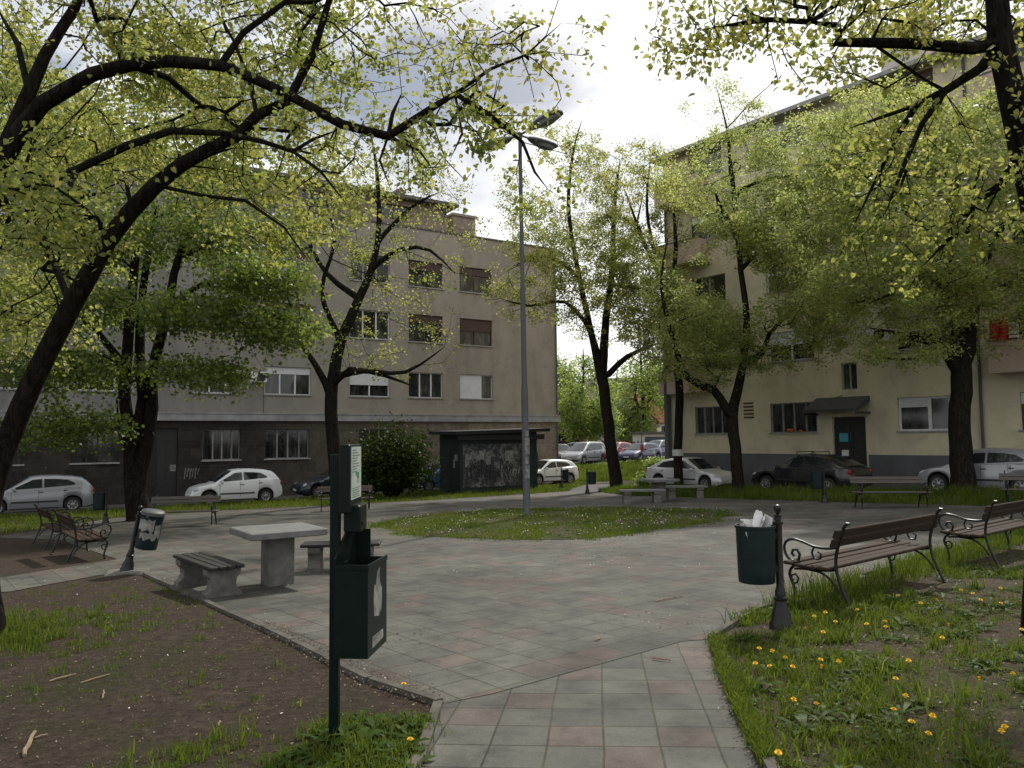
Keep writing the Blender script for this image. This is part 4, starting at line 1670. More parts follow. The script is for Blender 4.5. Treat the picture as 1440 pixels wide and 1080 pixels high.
# --- far things in the gap
def simple_house(name, label, u, Y, w, d, h, rz, wallm, floors, ncol, roof=None, winm='dark_frame'):
    b = onground(u, Y)
    r = thing(name, label, 'building', tuple(b), rz)
    fh = h / floors
    ops = []
    for k in range(ncol):
        for fi in range(floors):
            c = -w / 2 + w * (k + .5) / ncol
            ops.append((c - .65, c + .65, fi * fh + fh * .33, fi * fh + fh * .8))
    m = MB()
    wall_open(m, -w / 2, w / 2, -1, h, ops)
    m.quad((-w / 2, 0, -1), (-w / 2, 0, h), (-w / 2, d, h), (-w / 2, d, -1))
    m.quad((w / 2, 0, -1), (w / 2, d, -1), (w / 2, d, h), (w / 2, 0, h))
    m.quad((-w / 2, d, -1), (-w / 2, d, h), (w / 2, d, h), (w / 2, d, -1))
    if roof:
        m.add([(-w / 2, 0, h), (-w / 2, d, h), (-w / 2, d / 2, h + roof)], [(0, 1, 2)])
        m.add([(w / 2, 0, h), (w / 2, d, h), (w / 2, d / 2, h + roof)], [(0, 1, 2)])
    m.build('wall', M[wallm], r, fix=False)
    for op in ops:
        window(r, op, winm, (.5,), sill=False)
    if roof:
        m = MB()
        e = .45
        k = roof / (d / 2)
        for sg in (0, 1):
            y0 = -e if sg == 0 else d + e
            m.add([(-w / 2 - .3, y0, h - e * k), (w / 2 + .3, y0, h - e * k), (w / 2 + .3, d / 2, h + roof), (-w / 2 - .3, d / 2, h + roof),
                   (-w / 2 - .3, y0, h - e * k + .16), (w / 2 + .3, y0, h - e * k + .16), (w / 2 + .3, d / 2, h + roof + .16), (-w / 2 - .3, d / 2, h + roof + .16)],
                  [(0, 1, 2, 3), (4, 5, 6, 7), (0, 1, 5, 4), (0, 3, 7, 4), (1, 2, 6, 5)])
        m.build('roof', M['red_tile'], r)
    else:
        m = MB()
        m.box(-w / 2 - .2, w / 2 + .2, -.2, d + .2, h, h + .3)
        m.build('roof', M['roof_sheet'], r, fix=False)
    return r


simple_house('apartment_building', 'distant grey block half hidden by the trees at the end of the street', 893, 118, 15, 10, 10.5, R(-6), 'far_wall', 5, 5)
simple_house('apartment_building', 'distant tan building seen through leaves beside the corner of the grey block', 800, 100, 12, 9, 8.5, R(12), 'far_tan', 3, 4)
simple_house('house', 'small pale house with a red tiled roof beside the cream block', 943, 88, 7, 7.5, 3.6, R(55), 'white_wall', 1, 2, 3.2)
gp_ = onground(925, 76)
r = thing('garage', 'low pale garage wall with flat roof below the red roofed house', 'building', tuple(gp_), R(-8))
m = MB()
m.box(-2.4, 2.4, 0, 3, -.5, 2.1)
m.build('wall', M['white_wall'], r, fix=False)
m = MB()
m.box(-2.6, 2.6, -.25, 3.2, 2.1, 2.3)
m.build('roof', M['roof_sheet'], r, fix=False)
m = MB()
m.box(-1.2, 1.2, -.04, 0, -.5, 1.8)
m.build('door', M['galv'], r, fix=False)
b = onground(884, 75)
r = thing('fence', 'low black board fence behind the red and the dark blue car', 'fence', tuple(b), R(-3))
m = MB()
for k in range(24):
    m.box(-2.9 + k * .24, -2.9 + k * .24 + .215, 0, .03, .0, 1.35 + .03 * (k % 3))
m.build('boards', M['black_fence'], r, fix=False)
for k in range(4):
    m = MB()
    m.box(-2.9 + k * 1.9, -2.8 + k * 1.9, .035, .13, -.2, 1.45)
    m.build('post', M['black_fence'], r, fix=False)
b = onground(799, 80)
r = thing('kiosk', 'red painted stall behind the silver minivan', 'kiosk', tuple(b), R(5))
m = MB()
m.box(-1.7, 1.7, 0, 2.2, 0, 1.3)
m.box(-1.7, -1.5, 0, 2.2, 1.3, 2.4)
m.box(1.5, 1.7, 0, 2.2, 1.3, 2.4)
m.box(-1.5, 1.5, 2.0, 2.2, 1.3, 2.4)
m.build('stall_body', M['red_wall'], r, fix=False)
m = MB()
m.box(-1.95, 1.95, -.5, 2.4, 2.4, 2.55)
m.build('roof', M['red_wall'], r, fix=False)
m = MB()
m.box(-1.5, 1.5, .05, .1, 1.3, 2.4)
m.build('window', M['glass'], r, fix=False)


# ------------------------------------------------------------------ cars
def interp(pts, x):
    for (x0, z0), (x1, z1) in zip(pts, pts[1:]):
        if x <= x1:
            t = (x - x0) / (x1 - x0 + 1e-9)
            t = min(1, max(0, t))
            return z0 + (z1 - z0) * t
    return pts[-1][1]


CARS = {
    'hatch': dict(belt=[(-.5, .40), (-.492, .50), (-.482, .62), (-.46, .69), (-.38, .70), (-.15, .67), (.10, .635), (.25, .60), (.36, .555), (.43, .50), (.475, .43), (.5, .33)],
                  roof=[(-.47, .68), (-.43, .82), (-.385, .915), (-.30, .965), (-.16, .995), (-.04, 1.0), (.05, .975), (.27, .595)],
                  side=[(-.315, .735), (-.325, .775), (-.26, .875), (-.17, .905), (-.05, .915), (.03, .90), (.205, .655), (-.1, .695)], rear=((-.462, .72), (-.395, .90)), wheels=(-.305, .31)),
    'sedan': dict(belt=[(-.5, .42), (-.49, .55), (-.475, .645), (-.33, .67), (.10, .635), (.24, .61), (.36, .56), (.43, .50), (.475, .43), (.5, .33)],
                  roof=[(-.37, .66), (-.22, .91), (-.14, .975), (-.03, 1.0), (.04, .98), (.26, .605)],
                  side=[(-.27, .70), (-.19, .87), (-.12, .915), (-.03, .93), (.025, .91), (.195, .66)], rear=((-.355, .69), (-.235, .89)), wheels=(-.29, .315)),
    'liftback': dict(belt=[(-.5, .40), (-.49, .55), (-.47, .655), (-.33, .68), (.10, .635), (.24, .61), (.36, .565), (.43, .51), (.475, .44), (.5, .33)],
                  roof=[(-.455, .665), (-.30, .90), (-.18, .975), (-.03, 1.0), (.04, .98), (.26, .605)],
                  side=[(-.33, .70), (-.25, .86), (-.14, .915), (-.03, .93), (.025, .91), (.195, .66)], rear=((-.44, .70), (-.315, .885)), wheels=(-.295, .315)),
    'van': dict(belt=[(-.5, .40), (-.495, .50), (-.485, .60), (-.40, .61), (.10, .575), (.28, .55), (.38, .50), (.45, .43), (.48, .37), (.5, .29)],
                  roof=[(-.485, .60), (-.47, .80), (-.44, .94), (-.38, .98), (-.15, 1.0), (0, .985), (.08, .955), (.35, .525)],
                  side=[(-.42, .645), (-.41, .88), (-.3, .91), (-.03, .925), (.055, .895), (.26, .595)], rear=((-.476, .66), (-.45, .90)), wheels=(-.31, .32)),
}


def car(name, label, shape, L, W, H, pmat, loc, rz, group=None, rack=False, roof_pale=False):
    S = CARS[shape]
    root = thing(name, label, 'car', loc, rz, group)
    rw = .30
    wx = [k * L for k in S['wheels']]
    wy = W / 2 - .10
    belt = lambda x: interp(S['belt'], x / L) * H
    roof = lambda x: interp(S['roof'], x / L) * H
    xa, xb = S['roof'][0][0] * L, S['roof'][-1][0] * L

    def hw(x):
        t = abs(x) / (L / 2)
        return W / 2 * (1 - .16 * max(0, (t - .72) / .28) ** 2.2)

    def ys(z, x):                                # tumblehome of the cabin
        return hw(x) * .955 - max(0, z - .60 * H) * .42

    ra = .355
    xs = set(np.linspace(-L / 2, L / 2, 25))
    for w in wx:
        for k in range(-6, 7):
            xs.add(w + ra * math.sin(k / 6 * PI / 2))
    for p, _ in S['belt']:
        xs.add(p * L)
    xs = sorted(xs)
    xs = [x for i, x in enumerate(xs) if i == 0 or x - xs[i - 1] > .004]
    m = MB()
    vs, fs = [], []
    for x in xs:
        zl = .20 + .12 * max(0, (abs(x) / (L / 2) - .86) / .14)
        for w in wx:
            if abs(x - w) < ra:
                zl = max(zl, rw + .03 + math.sqrt(max(0, ra * ra - (x - w) ** 2)))
        zb = belt(x)
        w = hw(x)
        zl = min(zl, zb - .05)
        zm = zl + (zb - zl) * .45
        pr = [(w * .95, zl), (w * .99, zl + (zb - zl) * .12), (w, zm), (w * .985, zl + (zb - zl) * .8), (w * .955, zb - .012), (w * .90, zb + .012), (w * .55, zb + .03), (0, zb + .04)]
        sec = pr + [(-a, b) for a, b in reversed(pr[:-1])]
        vs += [(x, a, b) for a, b in sec]
    n = 15
    for i in range(len(xs) - 1):
        for k in range(n - 1):
            a = i * n + k
            fs.append((a, a + 1, a + n + 1, a + n))
    fs.append(tuple(range(n)))
    fs.append(tuple(range((len(xs) - 1) * n + n - 1, (len(xs) - 1) * n - 1, -1)))
    m.add(vs, fs)
    body = m.build('body', pmat, root, True)
    # door seams and side moulding
    m = MB()
    for sx in ([-.02 * L, .20 * L, -.235 * L] if shape != 'x' else []):
        for sg in (-1, 1):
            m.box(sx - .006, sx + .006, sg * (hw(sx) * .97) - .02, sg * (hw(sx) * .97) + .024, .32, belt(sx) - .03)
    for sg in (-1, 1):
        m.box(-.18 * L, .2 * L, sg * (W / 2) - .012, sg * (W / 2) + .010, .44, .50)
        m.box(-.2 * L, .21 * L, sg * (W / 2) * .95 - .02, sg * (W / 2) * .95 + .012, .17, .24)
    m.build('side_trim', M['black_trim'], body, fix=False)
    # cabin
    cs = sorted(set(list(np.linspace(xa, xb, 17)) + [p * L for p, _ in S['roof']]))
    m = MB()
    vs, fs = [], []
    for x in cs:
        zb = belt(x) - .02
        zr = max(zb + .03, roof(x))
        e = min(.07, (zr - zb) * .4)
        pr = [(ys(zb, x), zb), (ys(zb + (zr - e - zb) * .5, x), zb + (zr - e - zb) * .5), (ys(zr - e, x), zr - e), (ys(zr - e * .3, x) - .03, zr - e * .3), (ys(zr, x) * .8, zr + .01), (0, zr + .022)]
        sec = pr + [(-a, b) for a, b in reversed(pr[:-1])]
        vs += [(x, a, b) for a, b in sec]
    n = 11
    for i in range(len(cs) - 1):
        for k in range(n - 1):
            a = i * n + k
            fs.append((a, a + 1, a + n + 1, a + n))
    fs.append(tuple(range(n)))
    fs.append(tuple(range((len(cs) - 1) * n + n - 1, (len(cs) - 1) * n - 1, -1)))
    m.add(vs, fs)
    m.build('roof', pmat, root, True)
    # glass
    sd = [(a * L, b * H) for a, b in S['side']]
    xp = -.055 * L
    for sg in (-1, 1):
        def clipx(poly, lo, hi):
            for lim, keep in ((lo, 1), (hi, -1)):
                out = []
                for i in range(len(poly)):
                    p, q = poly[i], poly[(i + 1) % len(poly)]
                    ip, iq = (p[0] - lim) * keep >= 0, (q[0] - lim) * keep >= 0
                    if ip:
                        out.append(p)
                    if ip != iq:
                        t = (lim - p[0]) / (q[0] - p[0])
                        out.append((lim, p[1] + (q[1] - p[1]) * t))
                poly = out
            return poly
        for lo, hi in ((-9, xp - .035), (xp + .035, 9)):
            q = clipx(sd, lo, hi)
            if len(q) < 3:
                continue
            m = MB()
            o1 = [(x, sg * (ys(z, x) + .012), z) for x, z in q]
            o0 = [(x, sg * (ys(z, x) - .03), z) for x, z in q]
            k = len(q)
            m.add(o1 + o0, [tuple(range(k))] + [(i, (i + 1) % k, (i + 1) % k + k, i + k) for i in range(k)])
            m.build('side_window', M['car_glass'], root)
    def pane(nm, p0, p1, inset):
        (x0, z0), (x1, z1) = p0, p1
        nx, nz = -(z1 - z0), (x1 - x0)
        l = math.hypot(nx, nz)
        nx, nz = nx / l, nz / l
        if nz < 0:
            nx, nz = -nx, -nz
        m = MB()
        f, b_ = [], []
        for x, z in ((x0, z0), (x1, z1)):
            y = ys(z, x) - inset
            for yy, bu in ((-y, 0), (-y * .5, .02), (0, .028), (y * .5, .02), (y, 0)):
                f.append((x + nx * (.012 + bu), yy, z + nz * (.012 + bu)))
                b_.append((x - nx * .04, yy, z - nz * .04))
        fs = [(i, i + 1, i + 6, i + 5) for i in range(4)]
        fs += [(0, 5, 15, 10), (4, 14, 19, 9), (0, 10, 11, 1), (1, 11, 12, 2), (2, 12, 13, 3), (3, 13, 14, 4), (5, 6, 16, 15), (6, 7, 17, 16), (7, 8, 18, 17), (8, 9, 19, 18)]
        m.add(f + b_, fs)
        m.build(nm, M['car_glass'], root, True)
    R1, R2 = S['roof'][-2], S['roof'][-1]
    lerp = lambda p, q, t: ((p[0] + (q[0] - p[0]) * t) * L, (p[1] + (q[1] - p[1]) * t) * H)
    pane('windscreen', lerp(R2, R1, .12), lerp(R2, R1, .93), .09)
    pane('rear_window', (S['rear'][0][0] * L, S['rear'][0][1] * H), (S['rear'][1][0] * L, S['rear'][1][1] * H), .12)
    # wheels
    for x in wx:
        for sg in (-1, 1):
            t = MB()
            y0, y1 = -.10, .10
            t.lathe([(rw * .62, y0), (rw * .93, y0), (rw, y0 + .03), (rw, y1 - .03), (rw * .93, y1), (rw * .66, y1), (rw * .62, y1 - .02)], 24, (0, 0, 0), 'y')
            w = t.build('wheel', M['rubber'], root, True)
            w.location = (x, sg * (wy - .005), rw)
            if sg < 0:
                w.rotation_euler = (0, 0, PI)
            r_ = MB()
            r_.lathe([(rw * .66, y1 - .012), (rw * .64, y1 + .004), (rw * .55, y1 - .006), (rw * .2, y1 - .002), (rw * .12, y1 + .012), (.005, y1 + .014)], 24, (0, 0, 0), 'y')
            r_.build('rim', M['rim'], w, True)
            h = MB()
            for k in range(7):
                an = 2 * PI * k / 7
                c = (math.cos(an) * rw * .40, y1 + .001, math.sin(an) * rw * .40)
                h.cbox(c, (.045, .008, .085), 0, Matrix.Rotation(PI / 2 - an, 3, 'Y'))
            h.build('spoke_gap', M['black_trim'], w)
    m = MB()
    m.box(-.44 * L, .44 * L, -W * .36, W * .36, .17, .55)
    m.build('underbody', M['rubber'], root, fix=False)
    # lights, plates, bumpers, mirrors, handles
    for sg in (-1, 1):
        def lamp(nm, mat, x, y, z, sx, sy, sz, tilt):
            k = MB()
            k.lathe([(.02, -1), (.55, -.85), (.9, -.45), (1, 0), (.9, .45), (.55, .85), (.02, 1)], 14)
            k.v = [(p[0] * sx, p[1] * sy, p[2] * sz) for p in k.v]
            o = k.build(nm, mat, root, True)
            o.location = (x, y, z)
            o.rotation_euler = (0, tilt, sg * -.3 if x > 0 else sg * .3)
            return o
        lamp('headlight', M['head_lens'], .438 * L, sg * hw(.44 * L) * .76, belt(.44 * L) - .055, .17, .21, .075, .5)
        lamp('tail_light', M['red_lens'], -.478 * L, sg * hw(.48 * L) * .90, .56 * H, .07, .09, .13 if shape != 'sedan' else .085, 0)
        k = MB()
        k.cbox((0, 0, 0), (.11, .19, .13), .035)
        k.box(-.02, .03, -sg * .16 - .03, -sg * .09 + .03, -.05, .0)
        o = k.build('mirror', pmat, root)
        o.location = (.175 * L, sg * (hw(.17 * L) + .10), .655 * H)
        for hx in (-.015, -.215):
            k = MB()
            k.cbox((hx * L - .10, sg * (hw(0) * .983 + .008), belt(hx * L) - .13), (.16, .03, .035), .01)
            k.build('handle', M['black_trim'], root)
    k = MB()
    k.cbox((.488 * L, 0, .36), (.08, W * .6, .13), .03)
    k.cbox((.468 * L, 0, belt(.468 * L) - .08), (.08, W * .36, .07), .02)
    k.build('grille', M['black_trim'], root)
    for x, z in ((.5 * L + .025, .40), (-.5 * L - .012, .52)):
        k = MB()
        k.cbox((x, 0, z), (.02, .5, .11), .004)
        k.build('number_plate', M['plate'], root)
    k = MB()
    k.cbox((-.49 * L, 0, .36), (.10, W * .82, .10), .03)
    k.build('bumper_strip', M['black_trim'], root)
    k = MB()
    k.tube([(-.30 * L, 0, H + .02), (-.36 * L, 0, H + .38)], .008, 5)
    if rack:
        for x in (-.12 * L, .03 * L):
            k.tube([(x, -W * .34, H - .04), (x, -W * .33, H + .08), (x, W * .33, H + .08), (x, W * .34, H - .04)], .018, 6)
    k.build('aerial' if not rack else 'roof_rack', M['black_trim'], root)
    return root


pS = paint('silver_paint', (.31, .32, .34), .35)
pL = paint('pale_silver_paint', (.62, .63, .64), .2)
pW = paint('white_paint', (.74, .75, .76))
pK = paint('black_paint', (.010, .010, .012))
pN = paint('night_blue_paint', (.02, .024, .035))
pB = paint('blue_paint', (.04, .10, .30))
pG = paint('dark_grey_paint', (.06, .065, .07), .2)
pR = paint('red_paint_gloss', (.32, .02, .025))
pU = paint('deep_blue_paint', (.025, .04, .11))
la = math.atan2(LA.y, LA.x)
ra_ = math.atan2(RA.y, RA.x)


def park(u, Y, dz=0):
    p = onground(u, Y)
    return (p.x, p.y, g(p.x, p.y) + .008 + dz)


car('parked_car', 'silver three door hatchback at the left edge, nose out of frame', 'hatch', 4.2, 1.75, 1.49, pS, park(52, 31.6), la + PI)
car('parked_car', 'white hatchback facing left in front of the stone ground floor', 'hatch', 3.85, 1.74, 1.50, pW, park(330, 34.4), la + PI - .02)
car('parked_car', 'dark sedan half hidden behind the green notice board', 'sedan', 4.45, 1.75, 1.42, pN, park(478, 38.2), la + PI)
car('parked_car', 'blue car whose nose shows left of the dark kiosk', 'hatch', 4.0, 1.72, 1.44, pB, park(622, 42.4), la + PI)
car('parked_car', 'small white hatchback at the building corner right of the kiosk', 'hatch', 3.75, 1.66, 1.46, pW, park(769, 46.6), la + PI)
car('parked_car', 'silver coupe shaped car behind the slender tree, nose to the right', 'liftback', 4.2, 1.7, 1.38, pL, park(972, 34.6), ra_)
car('parked_car', 'black hatchback with roof bars in front of the cream block door', 'liftback', 4.2, 1.72, 1.42, pK, park(1137, 29.2), ra_ + PI - .04, rack=True)
car('parked_car', 'silver hatchback behind the thick trunk on the right', 'hatch', 3.9, 1.66, 1.45, pS, park(1388, 25.0), ra_ + PI)
fg = 'cars parked at the end of the gap'
car('parked_car', 'dark grey car cut off by the corner of the grey building', 'hatch', 4.1, 1.72, 1.5, pG, park(788, 64), R(-80), fg)
car('parked_car', 'silver minivan seen from the front between the buildings', 'van', 4.5, 1.8, 1.72, pS, park(822, 62), R(-128), fg)
car('parked_car', 'pale car peeping out behind the silver minivan', 'hatch', 4.1, 1.7, 1.5, pW, park(808, 69), R(-120), fg)
car('parked_car', 'red car with sunlit bonnet behind the forked trunk', 'hatch', 4.0, 1.7, 1.5, pR, park(866, 64.5), R(-130), fg)
car('parked_car', 'dark blue car with bright windscreen right of the red car', 'hatch', 4.2, 1.72, 1.5, pU, park(901, 62), R(-132), fg)
car('parked_car', 'second dark blue car behind the street pole', 'van', 4.2, 1.72, 1.55, pU, park(926, 66), R(-130), fg)


# ------------------------------------------------------------------ street furniture
def ornate_bench(label, loc, rz, L=2.0, group='iron and timber park benches', plank='plank'):
    root = thing('park_bench', label, 'bench', loc, rz, group)
    for sg in (-1, 1):
        x = sg * (L / 2 - .13)
        m = MB()
        def tb(pts, r):
            q, _ = catmull([np.array((x, a, b)) for a, b in pts], [1] * len(pts), .03)
            n = len(q)
            m.tube(q, [r] * n, 8)
        tb([(.35, 0), (.30, .12), (.235, .28), (.205, .42), (.215, .56), (.265, .72), (.30, .82), (.335, .865), (.36, .86)], .017)
        tb([(-.28, 0), (-.255, .10), (-.275, .20), (-.31, .29), (-.285, .36), (-.235, .40)], .016)
        tb([(-.30, .405), (-.15, .395), (.05, .375), (.205, .40)], .016)
        tb([(-.25, .355), (-.12, .365), (.05, .345), (.16, .27), (.24, .16)], .012)
        tb([(.225, .62), (.12, .60), (-.02, .605), (-.16, .645), (-.27, .66), (-.345, .62), (-.36, .54), (-.325, .465), (-.255, .43), (-.20, .455), (-.185, .51), (-.215, .555), (-.26, .55), (-.275, .51), (-.25, .485)], .0145)
        tb([(-.275, .20), (-.225, .215), (-.21, .265), (-.245, .30), (-.285, .285), (-.285, .25), (-.26, .245)], .011)
        tb([(-.02, .605), (-.05, .54), (-.02, .485), (.04, .49), (.05, .54), (.015, .555)], .011)
        m.lathe([(.03, 0), (.03, .018), (.018, .03)], 8, (x, .35, 0))
        m.lathe([(.03, 0), (.03, .018), (.018, .03)], 8, (x, -.28, 0))
        m.build('side_frame', M['iron'], root, True)
    an = math.atan2(.10, .26)
    rot = Matrix.Rotation(-an, 3, 'X')
    for c, hgt in (((0, .236, .672), .088), ((0, .270, .764), .092)):
        m = MB()
        m.cbox(c, (L, .032, hgt), .008, rot)
        m.build('back_slat', M[plank], root)
    for k, y in enumerate((-.25, -.125, 0.0, .125)):
        m = MB()
        m.cbox((0, y, .427 - .02 * math.sin((y + .25) * 6)), (L, .112, .034), .008)
        m.build('seat_slat', M[plank], root)
    return root


fr1 = G(1123, 845)
bd = R(38)
br_c = Vector((3.96, 8.55))
f1, f2 = (G(1123, 847) + G(1181, 861)) / 2, (G(1258, 812) + G(1314, 820)) / 2
bd = math.atan2(f2.y - f1.y, f2.x - f1.x)
bcn = (f1 + f2) / 2
bL = (f2 - f1).length + .26
print('bench', bcn, math.degrees(bd), bL)
ornate_bench('iron park bench seen from behind, next to the bin full of paper', (bcn.x, bcn.y, g(bcn.x, bcn.y)), bd + PI, bL)
bo = G(1337, 792) - G(1123, 847)
ornate_bench('iron park bench cut by the right edge, beyond the paper filled bin', (bcn.x + bo.x, bcn.y + bo.y, g(bcn.x + bo.x, bcn.y + bo.y)), bd + PI, bL)
def bench_at(label, u, Y, rz, L=1.85):
    p = onground(u, Y)
    return ornate_bench(label, tuple(p), rz, L, plank='plank_x')
M['plank_x'] = pm('grey_plank', (.10, .085, .07), (.05, .043, .036), 9, .6, .3, .35, stretch=(.6, 8, 8))
bl = onground(116, 14.6)
ornate_bench('iron bench on the left turned to the square, the one beside the leaning bin', tuple(bl), R(129), 1.85)
bl2 = onground(84, 17.0)
ornate_bench('iron bench on the far left behind another, partly hidden by it', tuple(bl2), R(129), 1.85)
bench_at('bench in the grass in front of the white hatchback', 260, 21.5, R(10))
bench_at('bench beside the green notice board, in front of the dark sedan', 486, 26.5, R(14))
bench_at('bench in the grass right of the black hatchback', 1250, 20.3, R(-8))
bench_at('bench at the right edge, in the grass in front of the silver hatchback', 1466, 19.2, R(-28))


def bin_post(m, h=1.06):
    m.lathe([(.105, -.02), (.105, .05), (.088, .075), (.085, .13), (.062, .19), (.052, .25), (.062, .262), (.062, .28), (.048, .29), (.045, .34), (.034, .37),
             (.034, h - .12), (.046, h - .115), (.046, h - .095), (.032, h - .085), (.03, h - .05), (.038, h - .045), (.038, h - .035), (.016, h - .02), (.028, h + .0), (.034, h + .025), (.026, h + .05), (.008, h + .062)], 16)


def round_bin(label, loc, rz, group='green litter bins on posts', mat='teal_metal', lid=False, bills=False, h=1.06):
    root = thing('litter_bin', label, 'litter bin', loc, rz, group)
    m = MB()
    bin_post(m, h)
    m.build('post', M['iron'], root, True)
    r, z0, z1, cx = .172, .42, .93, -.215
    m = MB()
    m.lathe([(.01, z0), (r * .90, z0), (r * .93, z0 + .012), (r * .95, z0 + .1), (r, z1 - .03), (r + .008, z1 - .025), (r + .008, z1), (r - .008, z1), (r - .014, z1 - .05), (r * .9, z0 + .05), (.01, z0 + .04)], 28, (cx, 0, 0))
    b = m.build('basket', M[mat], root, True)
    for z in (z0 + .12, z1 - .1):
        k = MB()
        k.box(cx + r * .9, .01, -.022, .022, z - .03, z + .03)
        k.build('bracket', M['iron'], root, fix=False)
    if lid:
        k = MB()
        k.lathe([(r + .004, z1 + .02), (r + .008, z1 + .07), (r * .9, z1 + .095), (r * .5, z1 + .105), (.01, z1 + .108)], 24, (cx, 0, 0))
        for sg in (-1, 1):
            k.box(cx - .02, cx + .02, sg * r - .006, sg * r + .006, z1 - .02, z1 + .03)
        k.build('lid', M['galv'], root, True)
    if bills:
        k = MB()
        for a0, a1, za, zb in ((.9, 2.3, z0 + .30, z0 + .47), (1.2, 2.6, z0 + .17, z0 + .27), (2.4, 3.0, z0 + .2, z0 + .40)):
            n = 7
            vs = []
            for i in range(n):
                a = a0 + (a1 - a0) * i / (n - 1)
                q = r + .008
                vs += [(cx + q * math.cos(a), q * math.sin(a), za + .03 * math.sin(i * 2.1)), (cx + q * math.cos(a), q * math.sin(a), zb + .02 * math.sin(i * 3.3))]
            k.add(vs, [(2 * i, 2 * i + 2, 2 * i + 3, 2 * i + 1) for i in range(n - 1)])
        k.build('torn_bill', M['poster_bits'], b)
    return root


pb_ = G(1099, 884)
round_bin('round green bin on an iron post, full of white paper, beside the right bench', tuple(pb_), R(5), h=1.05)
bc = pb_ + Vector((-.215 * math.cos(R(5)), -.215 * math.sin(R(5)), 0))


def crumpled(name, label, c, w, h, seed, group='white papers stuffed in the right bin', roll=False):
    rd = random.Random(seed)
    m = MB()
    if roll:
        n = 14
        ti = rd.uniform(-.15, .15)
        prof = []
        for j in range(5):
            z = -.22 + (h + .22) * j / 4
            for k in range(n):
                a = 2 * PI * k / n
                q = w / 2 * (1 + .12 * math.sin(2 * a + seed) + rd.uniform(-.06, .06))
                m.v.append((q * math.cos(a) + ti * z, q * math.sin(a), z + (.02 * math.sin(a * 2 + 1) if j == 4 else 0)))
        m.n = len(m.v)
        m.f = [(j * n + k, j * n + (k + 1) % n, (j + 1) * n + (k + 1) % n, (j + 1) * n + k) for j in range(4) for k in range(n)]
    else:
        nu, nv = 9, 9
        for j in range(nv):
            for i in range(nu):
                a = i / (nu - 1) - .5
                b = j / (nv - 1)
                y = .05 * math.sin(i * 1.3 + seed) * (1 + b) + .03 * math.cos(j * 1.9 + i) + rd.uniform(-.012, .012)
                m.v.append((a * w * (1 - .25 * abs(b - .6)), y, -.2 + b * (h + .2) - .25 * w * a * a * 3 + rd.uniform(-.01, .01)))
        m.n = len(m.v)
        m.f = [(j * nu + i, j * nu + i + 1, (j + 1) * nu + i + 1, (j + 1) * nu + i) for j in range(nv - 1) for i in range(nu - 1)]
        n0 = m.n
        m.v += [(x, y + .004, z) for x, y, z in m.v]
        m.f += [tuple(q + n0 for q in f) for f in m.f]
        m.n = len(m.v)
    o = m.build(name, M['paper'], None, False, fix=False)
    o.location = c
    o.rotation_euler = (rd.uniform(-.15, .15), rd.uniform(-.3, .3), rd.uniform(-.6, .6))
    return tag(o, label, 'paper', group)


top = Vector((bc.x, bc.y, pb_.z + .90))
crumpled('crumpled_paper', 'crumpled white paper spilling over the left rim of the right bin', top + Vector((-.08, -.04, 0)), .13, .09, 3)
crumpled('paper_roll', 'rolled white paper standing upright in the right bin', top + Vector((-.01, -.03, 0)), .075, .15, 5, roll=True)
crumpled('crumpled_paper', 'white paper leaning between the roll and the iron post of the right bin', top + Vector((.075, .02, 0)), .12, .12, 8)

pl = G(178, 805)
rbn = round_bin('leaning round bin with lid and torn white bills, left of the stone table', tuple(pl), R(178), lid=True, bills=True, h=1.0)
rbn.rotation_euler = (0, R(11), R(178 - 180 + 180))
rbn.rotation_euler = (0, R(-11), R(180))


def side_bin(label, u, Y, rz):
    p = onground(u, Y)
    return round_bin(label, tuple(p), rz, h=1.02)


side_bin('far green bin in the grass right of the silver three door hatchback', 151, 23.5, R(0))
side_bin('far teal bin in front of the black hatchback', 1157, 23.0, R(4))
side_bin('far green bin left of the forked trunk, seen against the street', 825, 33.0, R(176))
side_bin('dark bin on a post in front of the small white hatchback', 789, 40, R(170))
# slab under the leaning bin
m = MB()
m.M = Matrix.Translation((pl.x, pl.y, pl.z)) @ Matrix.Rotation(.4, 4, 'Z')
m.cbox((0.02, -.05, -.02), (.62, .5, .12), .03)
kind(m.build('path_slab', M['concrete'], None), 'structure')

# dog-waste station
ps = G(470, 1041)
st = thing('waste_bag_station', 'dark green post with notice panel, bag dispenser and box bin in the soil bed', 'waste station', tuple(ps), R(1))
m = MB()
m.cbox((0, 0, .80), (.056, .056, 1.72), .004)
m.build('post', M['green_metal'], st)
m = MB()
m.cbox((.075, .06, 1.52), (.066, .36, .40), .006)
bd_ = m.build('notice_panel', M['green_metal'], st)
m = MB()
m.cbox((.1105, .06, 1.55), (.004, .31, .31), 0)
po = m.build('poster', pm('faded_poster', (.46, .50, .45), (.36, .40, .36), 6, .7), bd_)
m = MB()
for k in range(9):
    z = 1.685 - k * .016
    m.box(.1126, .1134, -.07, .06 + .1 * math.sin(k * 2.3) ** 2, z - .003, z + .003)
for k in range(5):
    z = 1.46 - k * .013
    m.box(.1126, .1134, -.07, .17 - .03 * (k % 2), z - .003, z + .003)
m.build('printed_line', pm('grey_print', (.12, .2, .14), (.1, .16, .12), 20, .8), po, fix=False)
m = MB()
pp = [(.02, 1.50), (.02, 1.535), (.0, 1.545), (-.02, 1.56), (-.035, 1.55), (-.02, 1.575), (0, 1.575), (.03, 1.565), (.07, 1.565), (.09, 1.585), (.085, 1.55), (.085, 1.50), (.07, 1.50), (.07, 1.53), (.035, 1.53), (.035, 1.50)]
m.prism([(a + .06, b - .015) for a, b in pp], .1126, .1136, 'yz')
m.build('pictogram', pm('green_print', (.05, .2, .08), (.04, .16, .07), 20, .8), po)
m = MB()
